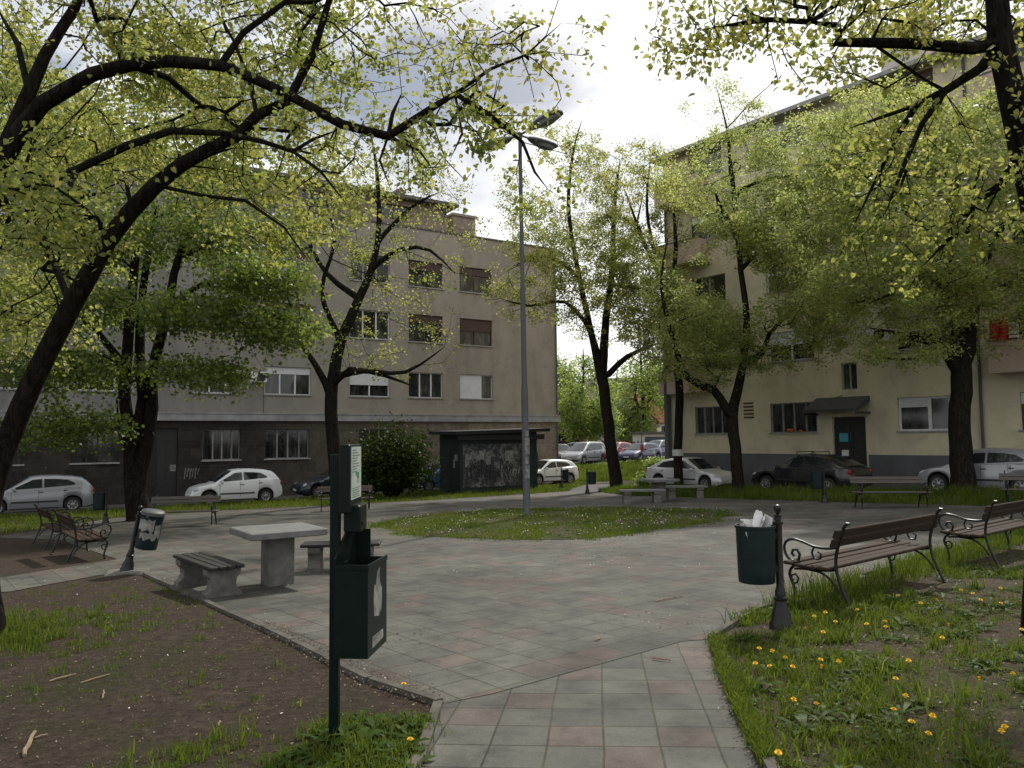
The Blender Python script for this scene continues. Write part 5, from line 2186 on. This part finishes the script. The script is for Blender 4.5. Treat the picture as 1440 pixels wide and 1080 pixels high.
m.cbox((.105, .07, 1.28), (.10, .22, .16), .008)
m.cbox((.157, .07, 1.25), (.006, .12, .02), 0)
m.build('bag_dispenser', M['green_metal'], st)
m = MB()
hx, hy = .10, .20
cx, cy = .135, .08
m.box(cx - hx, cx + hx, cy - hy, cy + hy, .50, .515)
m.box(cx - hx, cx - hx + .012, cy - hy, cy + hy, .515, 1.02)
m.box(cx + hx - .012, cx + hx, cy - hy, cy + hy, .515, 1.02)
m.box(cx - hx + .012, cx + hx - .012, cy - hy, cy - hy + .012, .515, 1.02)
m.box(cx - hx + .012, cx + hx - .012, cy + hy - .012, cy + hy, .515, 1.02)
m.box(cx - hx - .004, cx + hx + .006, cy - hy - .006, cy - hy + .006, 1.0, 1.028)
m.box(cx + hx - .006, cx + hx + .006, cy - hy + .006, cy + hy, 1.0, 1.028)
bx = m.build('box_bin', M['green_metal'], st, fix=False)
bx.rotation_euler = (0, 0, R(-7))
m = MB()
m.prism([(cy - hy, 1.02), (cy + hy, 1.02), (cy + hy, 1.20), (cy + hy * .2, 1.22), (cy - hy, 1.06)], cx - hx - .004, cx - hx + .008, 'yz')
m.box(cx - hx + .008, cx - hx + .10, cy + hy - .02, cy + hy - .006, 1.02, 1.19)
m.build('back_plate', M['green_metal'], bx)
m = MB()
rr_ = random.Random(4)
pol = [(-.10, .12), (.02, .10), (.10, .13), (.115, .26), (.06, .30), (.05, .40), (-.02, .37), (-.05, .30), (-.09, .31), (-.11, .22)]
m.prism([(cy + a * .8, .54 + b * .95 + .06) for a, b in pol], cx + hx, cx + hx + .0015, 'yz')
m.prism([(cy - .11, .535), (cy + .12, .545), (cy + .12, .595), (cy - .11, .60)], cx + hx, cx + hx + .0015, 'yz')
m.build('torn_sticker', M['poster_bits'], bx)


# stone tables and their benches
def stone_table(label, loc, rz, s=1.02, h=.76):
    r = thing('stone_table', label, 'table', loc, rz, 'concrete game tables')
    m = MB()
    m.cbox((0, 0, h - .045), (s, s, .09), .012)
    m.build('table_top', M['concrete_top'], r)
    m = MB()
    m.cbox((0, 0, (h - .09) / 2 - .02), (.35, .35, h - .05), .012)
    m.build('pedestal', M['concrete'], r)
    return r


def slat_bench(label, loc, rz, L=1.35):
    r = thing('slatted_bench', label, 'bench', loc, rz, 'low benches at the left stone table')
    for sg in (-1, 1):
        m = MB()
        pr = [(-.22, -.03), (-.22, .07), (-.17, .11), (-.145, .17), (-.155, .24), (-.20, .29), (-.21, .36), (.21, .36), (.20, .29), (.155, .24), (.145, .17), (.17, .11), (.22, .07), (.22, -.03)]
        x = sg * (L / 2 - .2)
        m.prism(pr, x - .09, x + .09, 'yz')
        o = m.build('support', M['concrete'], r)
    for k in range(4):
        m = MB()
        m.cbox((0, -.165 + .11 * k, .39 + .002 * (k % 2)), (L, .094, .045), .008)
        m.build('seat_slat', M['plank_dark2'], r)
    return r


M['plank_dark2'] = pm('dark_plank_long', (.032, .026, .022), (.016, .014, .013), 9, .55, .3, .35, stretch=(.6, 8, 8))
pt = G(390, 822)
ta = R(35)
stone_table('concrete game table with two slatted benches, left of the green post', tuple(pt), ta)
d1 = Vector((math.cos(ta), math.sin(ta), 0))
for q0, q1, lab in ((G(268, 824), G(316, 840), 'low dark slatted bench on concrete feet, in front of the left stone table'),
                    (G(446, 803), G(514, 800), 'low slatted bench behind the left stone table, partly behind the green post')):
    q = (q0 + q1) / 2
    slat_bench(lab, (q.x, q.y, g(q.x, q.y)), math.atan2(q1.y - q0.y, q1.x - q0.x), min(1.5, (q1 - q0).length + .45))
pt2 = onground(925, 26.2)
tb_ = R(30)
stone_table('far concrete game table with two slab benches, under the trees right of the gap', tuple(pt2), tb_)
d2 = Vector((math.cos(tb_), math.sin(tb_), 0))


def slab_bench(label, loc, rz, L=1.5):
    r = thing('slab_bench', label, 'bench', loc, rz, 'stone slab benches at the far table')
    m = MB()
    m.cbox((0, 0, .43), (L, .38, .07), .01)
    m.build('seat', M['concrete_top'], r)
    for sg in (-1, 1):
        m = MB()
        pr = [(-.17, -.03), (-.17, .08), (-.12, .13), (-.12, .28), (-.16, .33), (-.16, .395), (.16, .395), (.16, .33), (.12, .28), (.12, .13), (.17, .08), (.17, -.03)]
        x = sg * (L / 2 - .25)
        m.prism(pr, x - .12, x + .12, 'yz')
        m.build('support', M['concrete'], r)
    return r


q = onground(901, 25.3)
slab_bench('stone slab bench left of the far concrete table', tuple(q), R(4))
q = onground(962, 27.1)
slab_bench('stone slab bench right of the far concrete table, by the silver coupe', tuple(q), R(4))

# lamp with four heads
plm = G(741, 727)
lp = thing('street_lamp', 'tall grey lamp post with four lamp heads standing in the grass island', 'street lamp', tuple(plm))
H_ = P(731, 190, plm.y).z - plm.z
m = MB()
m.lathe([(.12, -.1), (.12, .06), (.098, .1), (.095, 3.5), (.088, 3.55), (.075, 3.62), (.072, 6.3), (.066, 6.36), (.058, 6.42), (.050, H_ - .12), (.07, H_ - .1), (.07, H_ + .06), (.02, H_ + .1)], 14)
m.v = [(x + (P(731, 190, plm.y).x - plm.x) * z / H_, y, z) for x, y, z in m.v]
pole = m.build('pole', M['galv'], lp, True)
for z0_, z1_, a0, a1 in ((1.05, 1.4, -2.4, -.4), (1.45, 1.62, -2.8, -.9), (1.7, 2.15, -2.2, -.2), (2.2, 2.35, -2.9, -.6)):
    vs = []
    n = 8
    m = MB()
    for i in range(n):
        a = a0 + (a1 - a0) * i / (n - 1)
        vs += [(.099 * math.cos(a), .099 * math.sin(a), z0_ + .02 * math.sin(i * 2)), (.099 * math.cos(a), .099 * math.sin(a), z1_ + .02 * math.sin(i * 3))]
    m.add(vs, [(2 * i, 2 * i + 2, 2 * i + 3, 2 * i + 1) for i in range(n - 1)])
    m.build('pasted_bill', M['poster_bits'], pole)
offx = P(731, 190, plm.y).x - plm.x
for an in (R(50), R(130), R(230), R(310)):
    ca, sa = math.cos(an), math.sin(an)
    e = R(4)
    m = MB()
    m.tube([(offx, 0, H_), (offx + ca * .5, sa * .5, H_ + .04)], .03, 8)
    arm = m.build('arm', M['galv'], lp, True)
    h = MB()
    st_ = [(0, .06, .05), (.1, .11, .09), (.25, .17, .12), (.5, .215, .15), (.76, .215, .14), (.96, .16, .08), (1.03, .06, .03)]
    vs, fs = [], []
    n = 12
    for d_, w_, t_ in st_:
        for k in range(n):
            a = 2 * PI * k / n
            yy = w_ * math.cos(a)
            zz_ = t_ * math.sin(a) if math.sin(a) > 0 else .6 * t_ * math.sin(a)
            vs.append((d_, yy, zz_))
    for i in range(len(st_) - 1):
        for k in range(n):
            fs.append((i * n + k, i * n + (k + 1) % n, (i + 1) * n + (k + 1) % n, (i + 1) * n + k))
    fs.append(tuple(range(n)))
    fs.append(tuple((len(st_) - 1) * n + k for k in range(n)))
    h.add(vs, fs)
    o = h.build('lamp_head', M['lamp_top'], lp, True)
    o.location = (offx + ca * .40, sa * .40, H_ + .03)
    o.scale = (1.25, 1.1, 1.0)
    o.rotation_euler = (0, -e, an)
    l_ = MB()
    vs = []
    for k in range(16):
        a = 2 * PI * k / 16
        vs.append((.60 + .36 * math.cos(a), .17 * math.sin(a), -.06))
    vs += [(.60 + .26 * math.cos(2 * PI * k / 16), .12 * math.sin(2 * PI * k / 16), -.125) for k in range(16)]
    l_.add(vs, [(k, (k + 1) % 16, (k + 1) % 16 + 16, k + 16) for k in range(16)] + [tuple(range(16, 32))])
    l_.build('lens', M['lamp_glass'], o, True)

# grey street pole and the red-white post
pp_ = onground(939, 38.2)
sp = thing('street_pole', 'thick grey street pole at the left corner of the cream block', 'pole', tuple(pp_))
m = MB()
m.lathe([(.16, -.2), (.16, .3), (.135, .35), (.12, 5), (.10, 8.6), (.03, 8.65)], 12)
m.build('shaft', M['galv'], sp, True)
m = MB()
m.box(-.17, .17, -.05, .05, 8.3, 8.42)
m.build('bracket', M['galv'], sp, fix=False)
pp_ = onground(903, 56)
sp = thing('sign_post', 'thin sign post with a narrow red plate in front of the dark blue car', 'sign', tuple(pp_))
m = MB()
m.tube([(0, 0, -.2), (0, 0, 4.2)], .035, 6)
m.build('post', M['galv'], sp)
m = MB()
m.cbox((0, -.05, 1.55), (.24, .02, .5), .004)
m.build('plate', M['red_wall'], sp)

# kiosk with pasted bills and graffiti
kr = LA
ka = la
kc = onground(647, 36.6)
kk = thing('kiosk', 'dark closed kiosk covered with bills and graffiti in front of the grey building corner', 'kiosk', tuple(kc), ka)
KW, KD, KH = 4.4, 2.1, 2.95
m = MB()
m.box(0, KW, 0, KD, -.2, KH)
m.box(-.02, .06, -.02, .06, -.2, KH)
m.box(KW - .06, KW + .02, -.02, .06, -.2, KH)
m.box(-.03, KW + .03, -.03, 0.0, -.2, .25)
body_m = pm('kiosk_sheet', (.012, .026, .022), (.02, .03, .028), 3, .6, .1)
kb = m.build('shell', body_m, kk, fix=False)
m = MB()
m.add([(-.45, -.45, KH - .16), (KW + .55, -.45, KH - .02), (KW + .55, KD + .3, KH + .02), (-.45, KD + .3, KH - .12),
       (-.45, -.45, KH + .0), (KW + .55, -.45, KH + .14), (KW + .55, KD + .3, KH + .18), (-.45, KD + .3, KH + .04)],
      [(0, 3, 2, 1), (4, 5, 6, 7), (0, 1, 5, 4), (1, 2, 6, 5), (2, 3, 7, 6), (3, 0, 4, 7)])
m.box(-.25, KW + .3, -.3, -.03, KH - .42, KH - .16)
m.build('roof', M['black_trim'], kk, fix=False)
m = MB()
m.box(.12, 3.8, -.05, -.035, .28, KH - .62)
sh = m.build('shutter', mat_graffiti(), kk, fix=False)
m = MB()
rq = random.Random(21)
for k in range(12):
    x = .35 + k * .26
    z = .45 + rq.uniform(0, .25)
    hgt = rq.uniform(.5, 1.0)
    pts = [np.array((x + rq.uniform(-.05, .05), -.054, z)), np.array((x + .06 * rq.uniform(-1, 1), -.054, z + hgt * .5)), np.array((x + rq.uniform(.0, .15), -.054, z + hgt)), np.array((x + .2, -.054, z + hgt * .7)), np.array((x + .12 * rq.uniform(0, 2), -.054, z + hgt * .3))]
    q, _ = catmull(pts, [1] * 5, .08)
    m.tube(q, .022, 4)
m.build('graffiti', M['black_trim'], sh, fix=False)
for x0, z0_, w_, h_ in ((.25, 1.25, .2, .62), (1.0, 1.6, .3, .42), (1.42, 1.35, .26, .40), (2.5, 1.5, .5, .5), (2.9, .8, .3, .3)):
    m = MB()
    m.box(x0, x0 + w_, -.057, -.051, z0_, z0_ + h_)
    m.build('pasted_bill', M['poster_bits'], sh, fix=False)
for y0, z0_, w_, h_ in ((.5, 1.2, .16, .4), (1.3, .75, .2, .12), (.25, 1.55, .3, .3)):
    m = MB()
    m.box(-.012, -.004, y0, y0 + w_, z0_, z0_ + h_)
    m.build('pasted_bill', M['poster_bits'], kb, fix=False)
m = MB()
m.box(-.03, -.002, .9, 1.75, .1, 2.1)
m.box(-.05, -.03, 1.0, 1.65, 1.2, 1.9)
m.build('door', body_m, kk, fix=False)
m = MB()
m.box(3.95, 4.45, -.05, -.032, .9, 1.9)
m.build('side_hatch', body_m, kk, fix=False)

# ------------------------------------------------------------------ ground cover
BARE = [(G(1050, 888), .45, .18), (G(1195, 912), .5, .17), (G(1390, 822), .7, .28)]


def bare(x, y):
    k = np.ones(len(x), bool)
    for p, a, b in BARE:
        k &= ((x - p.x) / a) ** 2 + ((y - p.y) / b) ** 2 + .35 * vnoise(x, y, 4) > 1
    return k


def px_poly(poly, n, hmin, hmax, w, bend=.6, thr=-9, sc_=.9, holes=(), pw=1.0):
    x, y = scatter(poly, n, holes)
    nz = vnoise(x, y, sc_)
    k = (nz > thr) & bare(x, y)
    x, y, nz = x[k], y[k], nz[k]
    h = (hmin + (hmax - hmin) * rng.random(len(x)) ** 1.5) * (1 + .35 * np.clip(nz, -1, 1.5))
    return x, y, np.maximum(h, .015), np.full(len(x), w) * rng.uniform(.6, 1.4, len(x)), bend


def tufts(poly, n, hmin, hmax, w, per=20, rad=.045, thr=-9, sc_=1.0, holes=(), lean=.8, fade=None):
    cx, cy = scatter(poly, n, holes) if fade is None else fade
    nz = vnoise(cx, cy, sc_) + rng.normal(0, .35, len(cx))
    k = (nz > thr) & bare(cx, cy)
    cx, cy, nz = cx[k], cy[k], nz[k]
    m_ = len(cx)
    s = rng.uniform(.55, 1.35, m_)
    ii = np.repeat(np.arange(m_), per)
    dx, dy = rng.normal(0, rad, len(ii)) * s[ii], rng.normal(0, rad, len(ii)) * s[ii]
    h = (hmin + (hmax - hmin) * rng.random(m_) ** 1.6)[ii] * rng.uniform(.45, 1.15, len(ii))
    return cx[ii] + dx, cy[ii] + dy, h, w * rng.uniform(.6, 1.5, len(ii)), lean


rbv = [(1.2, 3.2), (2.6, 3.0), (6.2, 6.5), (13.8, 16.8)] + list(reversed(gp((1000, 900), (1060, 862), (1180, 822), (1340, 772), (1438, 741))))
rbv = right_bed[:4] + [(1.35, 2.6), (3.2, 3.2), (7.5, 8.0), (14, 17)] + list(reversed(gp((1000, 900), (1060, 862), (1180, 822), (1340, 772), (1438, 741))))
near_r = [p for p in rbv]
grass('grass', [px_poly(near_r, 34000, .02, .06, .006, 1.0, thr=-.2), tufts(near_r, 6200, .04, .12, .009, 18, .04, thr=-.02, sc_=1.3, lean=1.2), tufts(near_r, 900, .09, .19, .011, 22, .05, thr=.2, sc_=.8, lean=1.0)], M['grass'])
# strip of taller grass along the bench edge
e0, e1 = Vector(gp((1075, 856))[0]), Vector(gp((1436, 742))[0])
dd = (e1 - e0).normalized()
nn = Vector((dd.y, -dd.x))
edge_strip = [tuple(e0 - nn * .05), tuple(e1 - nn * .05), tuple(e1 + nn * .7), tuple(e0 + nn * .6)]
grass('grass', [px_poly(edge_strip, 16000, .06, .24, .008, .7)], M['grass'])
# left verge, right verge, island, mound
lv_vis = left_verge[:8] + [(-24, 22)] + left_verge[9:]
grass('grass', [px_poly(left_verge, 44000, .05, .18, .02, .7), tufts(left_verge, 1600, .12, .3, .02, 14, .14, thr=0)], M['grass'])
grass('grass', [px_poly(right_verge, 36000, .08, .28, .02, .7), tufts(right_verge, 1500, .2, .42, .022, 14, .14, thr=-.2), tufts([Rf(3, 5.25), Rf(26, 5.25), Rf(26, 6.6), Rf(3, 6.6)], 2000, .28, .5, .024, 13, .14)], M['grass'])
grass('grass', [px_poly(isl, 26000, .02, .08, .011, 1.0, thr=-.5), tufts(isl, 2600, .04, .14, .012, 14, .07, thr=-.2, sc_=1.4, lean=1.0)], M['grass'])
def along_(pts, n, sig):
    xs, ys = [], []
    for i in range(len(pts)):
        a, b = pts[i], pts[(i + 1) % len(pts)]
        k = n // len(pts)
        t = rng.random(k)
        xs.append(a[0] + (b[0] - a[0]) * t + rng.normal(0, sig, k))
        ys.append(a[1] + (b[1] - a[1]) * t + rng.normal(0, sig, k))
    return np.concatenate(xs), np.concatenate(ys)


grass('grass', [tufts(isl, 0, .03, .12, .012, 12, .07, thr=-.35, sc_=2.0, lean=1.0, fade=along_(isl, 1000, .16))], M['grass'])
mound = [(2.5, 47.2), (11.8, 47.2), (11.8, 60), (2.0, 60)]
grass('grass', [px_poly(mound, 16000, .12, .42, .045, .7)], M['grass'])
# left: grass round the tree foot and thin tufts in the soil
soil_poly = gp((617, 993), (520, 960), (370, 885), (203, 809), (0, 838)) + [(-9, 9.6), (-9, 3)] + [(-1.0, 2.8)] + gp((590, 1073))
tf = Vector((-5.4, 8.05))
cl = [(-5.5 + 1.6 * math.cos(a) * (1 + .2 * math.sin(3 * a)), 7.5 + 1.25 * math.sin(a)) for a in np.linspace(0, 2 * PI, 20, False)]
grass('grass', [tufts(cl, 520, .03, .12, .010, 22, .06, fade=(-5.4 + rng.normal(0, .75, 520), 7.7 + rng.normal(0, .62, 520))), tufts(soil_poly, 1500, .02, .07, .006, 9, .035, thr=.3, sc_=1.2), tufts(soil_poly, 420, .03, .10, .008, 10, .03, thr=.2, sc_=.6), tufts([(-3.4, 3.0), (-.50, 3.2), (-.52, 4.7), (-1.5, 5.0)], 520, .04, .13, .008, 18, .04, thr=-.1, sc_=1.4), tufts([(-1.5, 3.3), (-.52, 3.3), (-.54, 4.9), (-1.2, 4.9)], 260, .03, .11, .009, 20, .04)], M['grass'])
# strip behind the left benches
grass('grass', [px_poly(edge, 2500, .03, .10, .010, .8) for edge in
                [[(a[0] - .05, a[1] - .05), (b_[0] - .05, b_[1] - .05), (b_[0] + .06, b_[1] + .06), (a[0] + .06, a[1] + .06)]
                 for a, b_ in zip(gp((1004, 905), (1018, 950), (1050, 1020)), gp((1018, 950), (1050, 1020), (1082, 1080)))]], M['grass'])


# broad-leaved weeds (dandelion rosettes, plantain): rosettes of lance leaves
def rosettes(name, poly, n, Lmin, Lmax, mat, thr=-9):
    x, y = scatter(poly, n)
    k = (vnoise(x, y, 1.3) > thr) & bare(x, y)
    x, y = x[k], y[k]
    V, F, C, Rr = [], [], [], []
    b = 0
    for cx, cy in zip(x, y):
        z = g(cx, cy)
        nl = random.randint(6, 11)
        s = random.uniform(Lmin, Lmax)
        base_r = random.uniform(.25, .75)
        for q in range(nl):
            a = 2 * PI * q / nl + random.uniform(-.3, .3)
            L = s * random.uniform(.6, 1.15)
            up = random.uniform(.25, .95)
            w = L * random.uniform(.13, .2)
            ca, sa = math.cos(a), math.sin(a)
            prof = [(0, .25), (.25, .55), (.5, .75), (.75, 1.0), (.92, .6)]
            pts = []
            for t, ww in prof:
                rr = L * t * math.cos(up * .8)
                zz = z + L * (math.sin(up) * t - .55 * up * t * t)
                tw = w * ww * (1 + .25 * math.sin(t * 25 + q))
                for sg in (-1, 1):
                    pts.append((cx + ca * rr - sa * tw * sg / 2 * 1.2, cy + sa * rr + ca * tw * sg / 2 * 1.2, zz + .15 * tw))
            t = 1.0
            pts.append((cx + ca * L * math.cos(up * .8), cy + sa * L * math.cos(up * .8), z + L * (math.sin(up) - .55 * up)))
            V += pts
            for i in range(4):
                F += [b + 2 * i, b + 2 * i + 1, b + 2 * i + 3, b + 2 * i + 2]
                C.append(4)
            F += [b + 8, b + 9, b + 10]
            C.append(3)
            Rr += [min(1, max(0, base_r + random.gauss(0, .12)))] * 5
            b += 11
    return kind(npmesh(name, np.array(V), np.array(F), C, M[mat], None, Rr), 'stuff')


rosettes('weeds', near_r, 1500, .06, .19, 'weed', -.5)
rosettes('weeds', [(-1.5, 3.5), (-.55, 3.4), (-.55, 4.9), (-1.1, 4.9)], 110, .07, .2, 'weed')
rosettes('weeds', isl, 300, .08, .17, 'weed')
rosettes('weeds', edge_strip, 60, .12, .26, 'weed')


def flakes(name, items, mat):
    """small flat bits lying about: items = [(x, y, size, dz)]"""
    Vs, Cs, Rs = [], [], []
    for x, y, s, dz in items:
        n = len(x)
        a = rng.uniform(0, 2 * PI, n)
        L = s * rng.uniform(.5, 1.5, n)
        w = L * rng.uniform(.25, .7, n)
        ca, sa = np.cos(a), np.sin(a)
        z = gv(x, y) + dz
        tl = rng.uniform(-.3, .3, n) * L
        V = np.empty((n, 4, 3), np.float32)
        V[:, 0] = np.stack([x - ca * L / 2, y - sa * L / 2, z], 1)
        V[:, 1] = np.stack([x - sa * w / 2, y + ca * w / 2, z + .003 + np.abs(tl) * .3], 1)
        V[:, 2] = np.stack([x + ca * L / 2, y + sa * L / 2, z + .002 + np.abs(tl)], 1)
        V[:, 3] = np.stack([x + sa * w / 2, y - ca * w / 2, z + .001], 1)
        Vs.append(V.reshape(-1, 3))
        Rs.append(rng.random(n))
    V = np.concatenate(Vs)
    n = len(V) // 4
    return kind(npmesh(name, V, np.arange(n * 4), np.full(n, 4), M[mat], None, np.concatenate(Rs)), 'stuff')


def along(pts, n, sig):
    xs, ys = [], []
    pts = [Vector(p[:2]) for p in pts]
    Ls = [(pts[i + 1] - pts[i]).length for i in range(len(pts) - 1)]
    for i, L in enumerate(Ls):
        k = int(n * L / sum(Ls))
        t = rng.random(k)
        xs.append(pts[i].x + (pts[i + 1].x - pts[i].x) * t + rng.normal(0, sig, k))
        ys.append(pts[i].y + (pts[i + 1].y - pts[i].y) * t + rng.normal(0, sig, k))
    return np.concatenate(xs), np.concatenate(ys)


def cluster(u, v, n, sx, sy):
    p = G(u, v)
    return p.x + rng.normal(0, sx, n), p.y + rng.normal(0, sy, n)


sx_, sy_ = scatter(soil_poly, 14000)
kx, ky = along(gp((370, 880), (520, 955), (617, 990)), 1800, .09)
k2x, k2y = along(gp((1000, 905), (1014, 950), (1046, 1020), (1078, 1080)), 500, .05)
cl_ = [cluster(840, 783, 170, .5, .28), cluster(800, 770, 120, .8, .3), cluster(930, 742, 160, 1.0, .4), cluster(880, 757, 120, .9, .3), cluster(700, 764, 70, .9, .25), cluster(905, 870, 60, .4, .3), cluster(1040, 900, 40, .2, .3), cluster(610, 900, 40, .3, .2)]
px_, py_ = scatter(plaza_poly, 1100, (isl,))
rx_, ry_ = scatter(near_r, 9000)
ilx, ily = along_(isl, 900, .28)
flakes('dry_litter', [(ilx, ily, .03, .016), (sx_, sy_, .017, .004), (kx, ky, .018, .03), (k2x, k2y, .02, .02), (px_, py_, .022, .013), (rx_, ry_, .024, .012)] + [(a, b, .026, .014) for a, b in cl_], 'dry')
wx_, wy_ = scatter(plaza_poly, 420, (isl,))
w2x, w2y = scatter(soil_poly, 90)
w3x, w3y = cluster(780, 800, 40, .9, .5)
flakes('fallen_petals', [(wx_, wy_, .018, .014), (w2x, w2y, .02, .012), (w3x, w3y, .02, .014)], 'petal_white')
ix_, iy_ = scatter(isl, 1500)
kq = vnoise(ix_, iy_, 1.6) > -.1
ix_, iy_ = ix_[kq], iy_[kq]
flakes('daisies', [(ix_, iy_, .030, .10)], 'petal_white')

# dandelions: one by one
zm = lambda a, b: (960 + a / 3, 720 + b / 3)
spots = [zm(*q) for q in ((507, 500), (585, 525), (598, 437), (640, 472), (908, 362), (1016, 395), (1062, 428), (1085, 380), (1132, 493), (1335, 390), (1248, 350), (1335, 328), (1178, 335), (865, 505), (845, 475), (555, 455), (320, 597), (325, 668), (385, 672), (445, 675), (425, 640), (570, 645), (665, 670), (562, 685), (955, 660), (435, 832), (570, 842), (900, 735), (925, 820), (1265, 745), (1405, 718), (1035, 912), (1020, 977), (960, 922), (885, 868), (1360, 985), (1385, 962), (398, 1065), (1425, 505), (745, 425), (405, 618), (790, 485), (1100, 555), (1245, 375))]


def dandelion(label, loc, group):
    r = thing('dandelion', label, 'flower', loc, 0, group)
    m = MB()
    m.tube([(0, 0, -.03), (.004, 0, .05), (0, 0, .10)], .0035, 5)
    m.build('stem', M['stem'], r)
    m = MB()
    for ring, (rr, n, el, z) in enumerate(((.024, 18, .12, .1), (.019, 15, .45, .103), (.012, 10, .8, .106))):
        for k in range(n):
            a = 2 * PI * k / n + ring
            ca, sa = math.cos(a), math.sin(a)
            o = Vector((rr * ca * math.cos(el), rr * sa * math.cos(el), z + rr * math.sin(el)))
            s = Vector((-sa, ca, 0)) * .0042
            b = Vector((ca * .003, sa * .003, z))
            m.add([b - s * .5, b + s * .5, o + s, o - s], [(0, 1, 2, 3)])
    m.lathe([(.009, .092), (.011, .10), (.004, .112)], 8)
    m.build('flower_head', M['petal_yellow'], r, fix=False)
    return r


d0 = None
for i, (u, v) in enumerate(spots):
    hgt = .75 + .5 * random.random()
    p = G(u, v + 12 * hgt)
    loc = (p.x, p.y, g(p.x, p.y))
    lab = 'yellow dandelion flower in the grass of the right bed'
    if d0 is None:
        d0 = dandelion(lab, loc, 'dandelions in the right bed')
        r = d0
    else:
        r = dup(d0, loc, random.uniform(0, 6), lab)
    r.scale = (.78, .78, hgt)
    r.rotation_euler = (random.uniform(-.35, .25), random.uniform(-.3, .3), random.uniform(0, 6))
for (u, v), lab in zip(((568, 973), (577, 1055)), ('dandelion flower at the kerb right of the green post', 'dandelion flower among the weeds at the corner of the soil bed')):
    p = G(u, v + 6)
    r = dup(d0, (p.x, p.y, g(p.x, p.y)), 1.2, lab, 'dandelions by the green post')


def stick(name, label, uv0, uv1, r=.008, cat='twig', group='twigs lying about', off=.012):
    a, b = G(*uv0), G(*uv1)
    c = (a + b) / 2
    m = MB()
    n = 6
    pts = []
    for k in range(n):
        t = k / (n - 1)
        p = a.lerp(b, t) - c
        pts.append(p + Vector((random.uniform(-.008, .008), random.uniform(-.008, .008), off + .004 * math.sin(t * PI))))
    m.tube(pts, [r * (1.0 - .5 * abs(k / (n - 1) - .4)) for k in range(n)], 6)
    o = m.build(name, M['twig'], None)
    o.location = c
    return tag(o, label, cat, group)


stick('twig', 'pale straight twig on the soil, upper one on the left', (70, 960), (106, 950))
stick('bark_strip', 'curled pale bark strip at the bottom left corner', (32, 1066), (50, 1032), .014)
stick('twig', 'short twig pointing to the pale bark strip', (50, 1040), (68, 1036), .006)
stick('twig', 'dark brown twig lying on the soil between tufts', (115, 962), (155, 950), .006)
stick('twig', 'small curved twig low in the middle of the soil', (143, 984), (147, 973), .007)
stick('twig', 'thin twig standing out beside the foot of the green post', (432, 1030), (466, 1016), .005)
stick('twig', 'reddish twig lying on the paving right of the middle', (922, 848), (960, 841), .007, off=.02)
stick('twig', 'dark twig on the path near the right kerb', (917, 929), (944, 932), .007, off=.02)
stick('twig', 'short dark twig on the paving left of the right kerb', (837, 904), (846, 900), .007, off=.02)
stick('twig', 'pale twig lower right on the soil', (306, 1024), (310, 1016), .006)

# ------------------------------------------------------------------ sky and sun
w = bpy.data.worlds.new("World")
sc.world = w
w.use_nodes = True
nt = w.node_tree
nt.nodes.clear()
out = nt.nodes.new('ShaderNodeOutputWorld')
bg = nt.nodes.new('ShaderNodeBackground')
sky = nt.nodes.new('ShaderNodeTexSky')
sky.sky_type = 'NISHITA'
sky.sun_disc = False
SUN_EL, SUN_AZ = R(48), R(24)                   # azimuth to the right of the view direction (+y)
sky.sun_elevation = SUN_EL
sky.sun_rotation = SUN_AZ
sky.air_density = 1.2
sky.dust_density = 2.5
tc = nt.nodes.new('ShaderNodeTexCoord')
mp = nt.nodes.new('ShaderNodeMapping')
mp.inputs['Scale'].default_value = (1, 1, 2.2)
mp.inputs['Location'].default_value = (2.7, 1.3, 1.9)
nt.links.new(tc.outputs['Generated'], mp.inputs[0])
nz = nt.nodes.new('ShaderNodeTexNoise')
nz.inputs['Scale'].default_value = 2.3
nz.inputs['Detail'].default_value = 8
nz.inputs['Roughness'].default_value = .55
nz.inputs['Distortion'].default_value = .3
nt.links.new(mp.outputs[0], nz.inputs['Vector'])
r1 = nt.nodes.new('ShaderNodeValToRGB')          # how much cloud
r1.color_ramp.elements[0].position = .34
r1.color_ramp.elements[1].position = .52
nt.links.new(nz.outputs['Fac'], r1.inputs[0])
r2 = nt.nodes.new('ShaderNodeValToRGB')          # thin cloud is white, thick cloud grey
r2.color_ramp.elements[0].position = .45
r2.color_ramp.elements[0].color = (19, 19, 19, 1)
r2.color_ramp.elements[1].position = .68
r2.color_ramp.elements[1].color = (13.2, 13.4, 13.8, 1)
nt.links.new(nz.outputs['Fac'], r2.inputs[0])
mx = nt.nodes.new('ShaderNodeMix')
mx.data_type = 'RGBA'
nt.links.new(r1.outputs[0], mx.inputs[0])
nt.links.new(sky.outputs[0], mx.inputs[6])
nt.links.new(r2.outputs[0], mx.inputs[7])
nt.links.new(mx.outputs[2], bg.inputs[0])
bg.inputs[1].default_value = .10
nt.links.new(bg.outputs[0], out.inputs[0])

sd = bpy.data.lights.new('sun', 'SUN')
sd.energy = 5.0
sd.angle = R(1.5)
sd.color = (1, .95, .86)
so = bpy.data.objects.new('sun', sd)
COL.objects.link(so)
dv = Vector((math.sin(SUN_AZ) * math.cos(SUN_EL), math.cos(SUN_AZ) * math.cos(SUN_EL), math.sin(SUN_EL)))
so.rotation_euler = dv.to_track_quat('Z', 'Y').to_euler()
so.location = dv * 60

sc.view_settings.view_transform = 'Standard'
sc.view_settings.look = 'None'
sc.view_settings.gamma = 1
sc.view_settings.exposure = -.48
sc.render.engine = 'CYCLES'
sc.cycles.use_denoising = True
sc.cycles.max_bounces = 8
sc.cycles.transparent_max_bounces = 8
sc.cycles.sample_clamp_indirect = 6
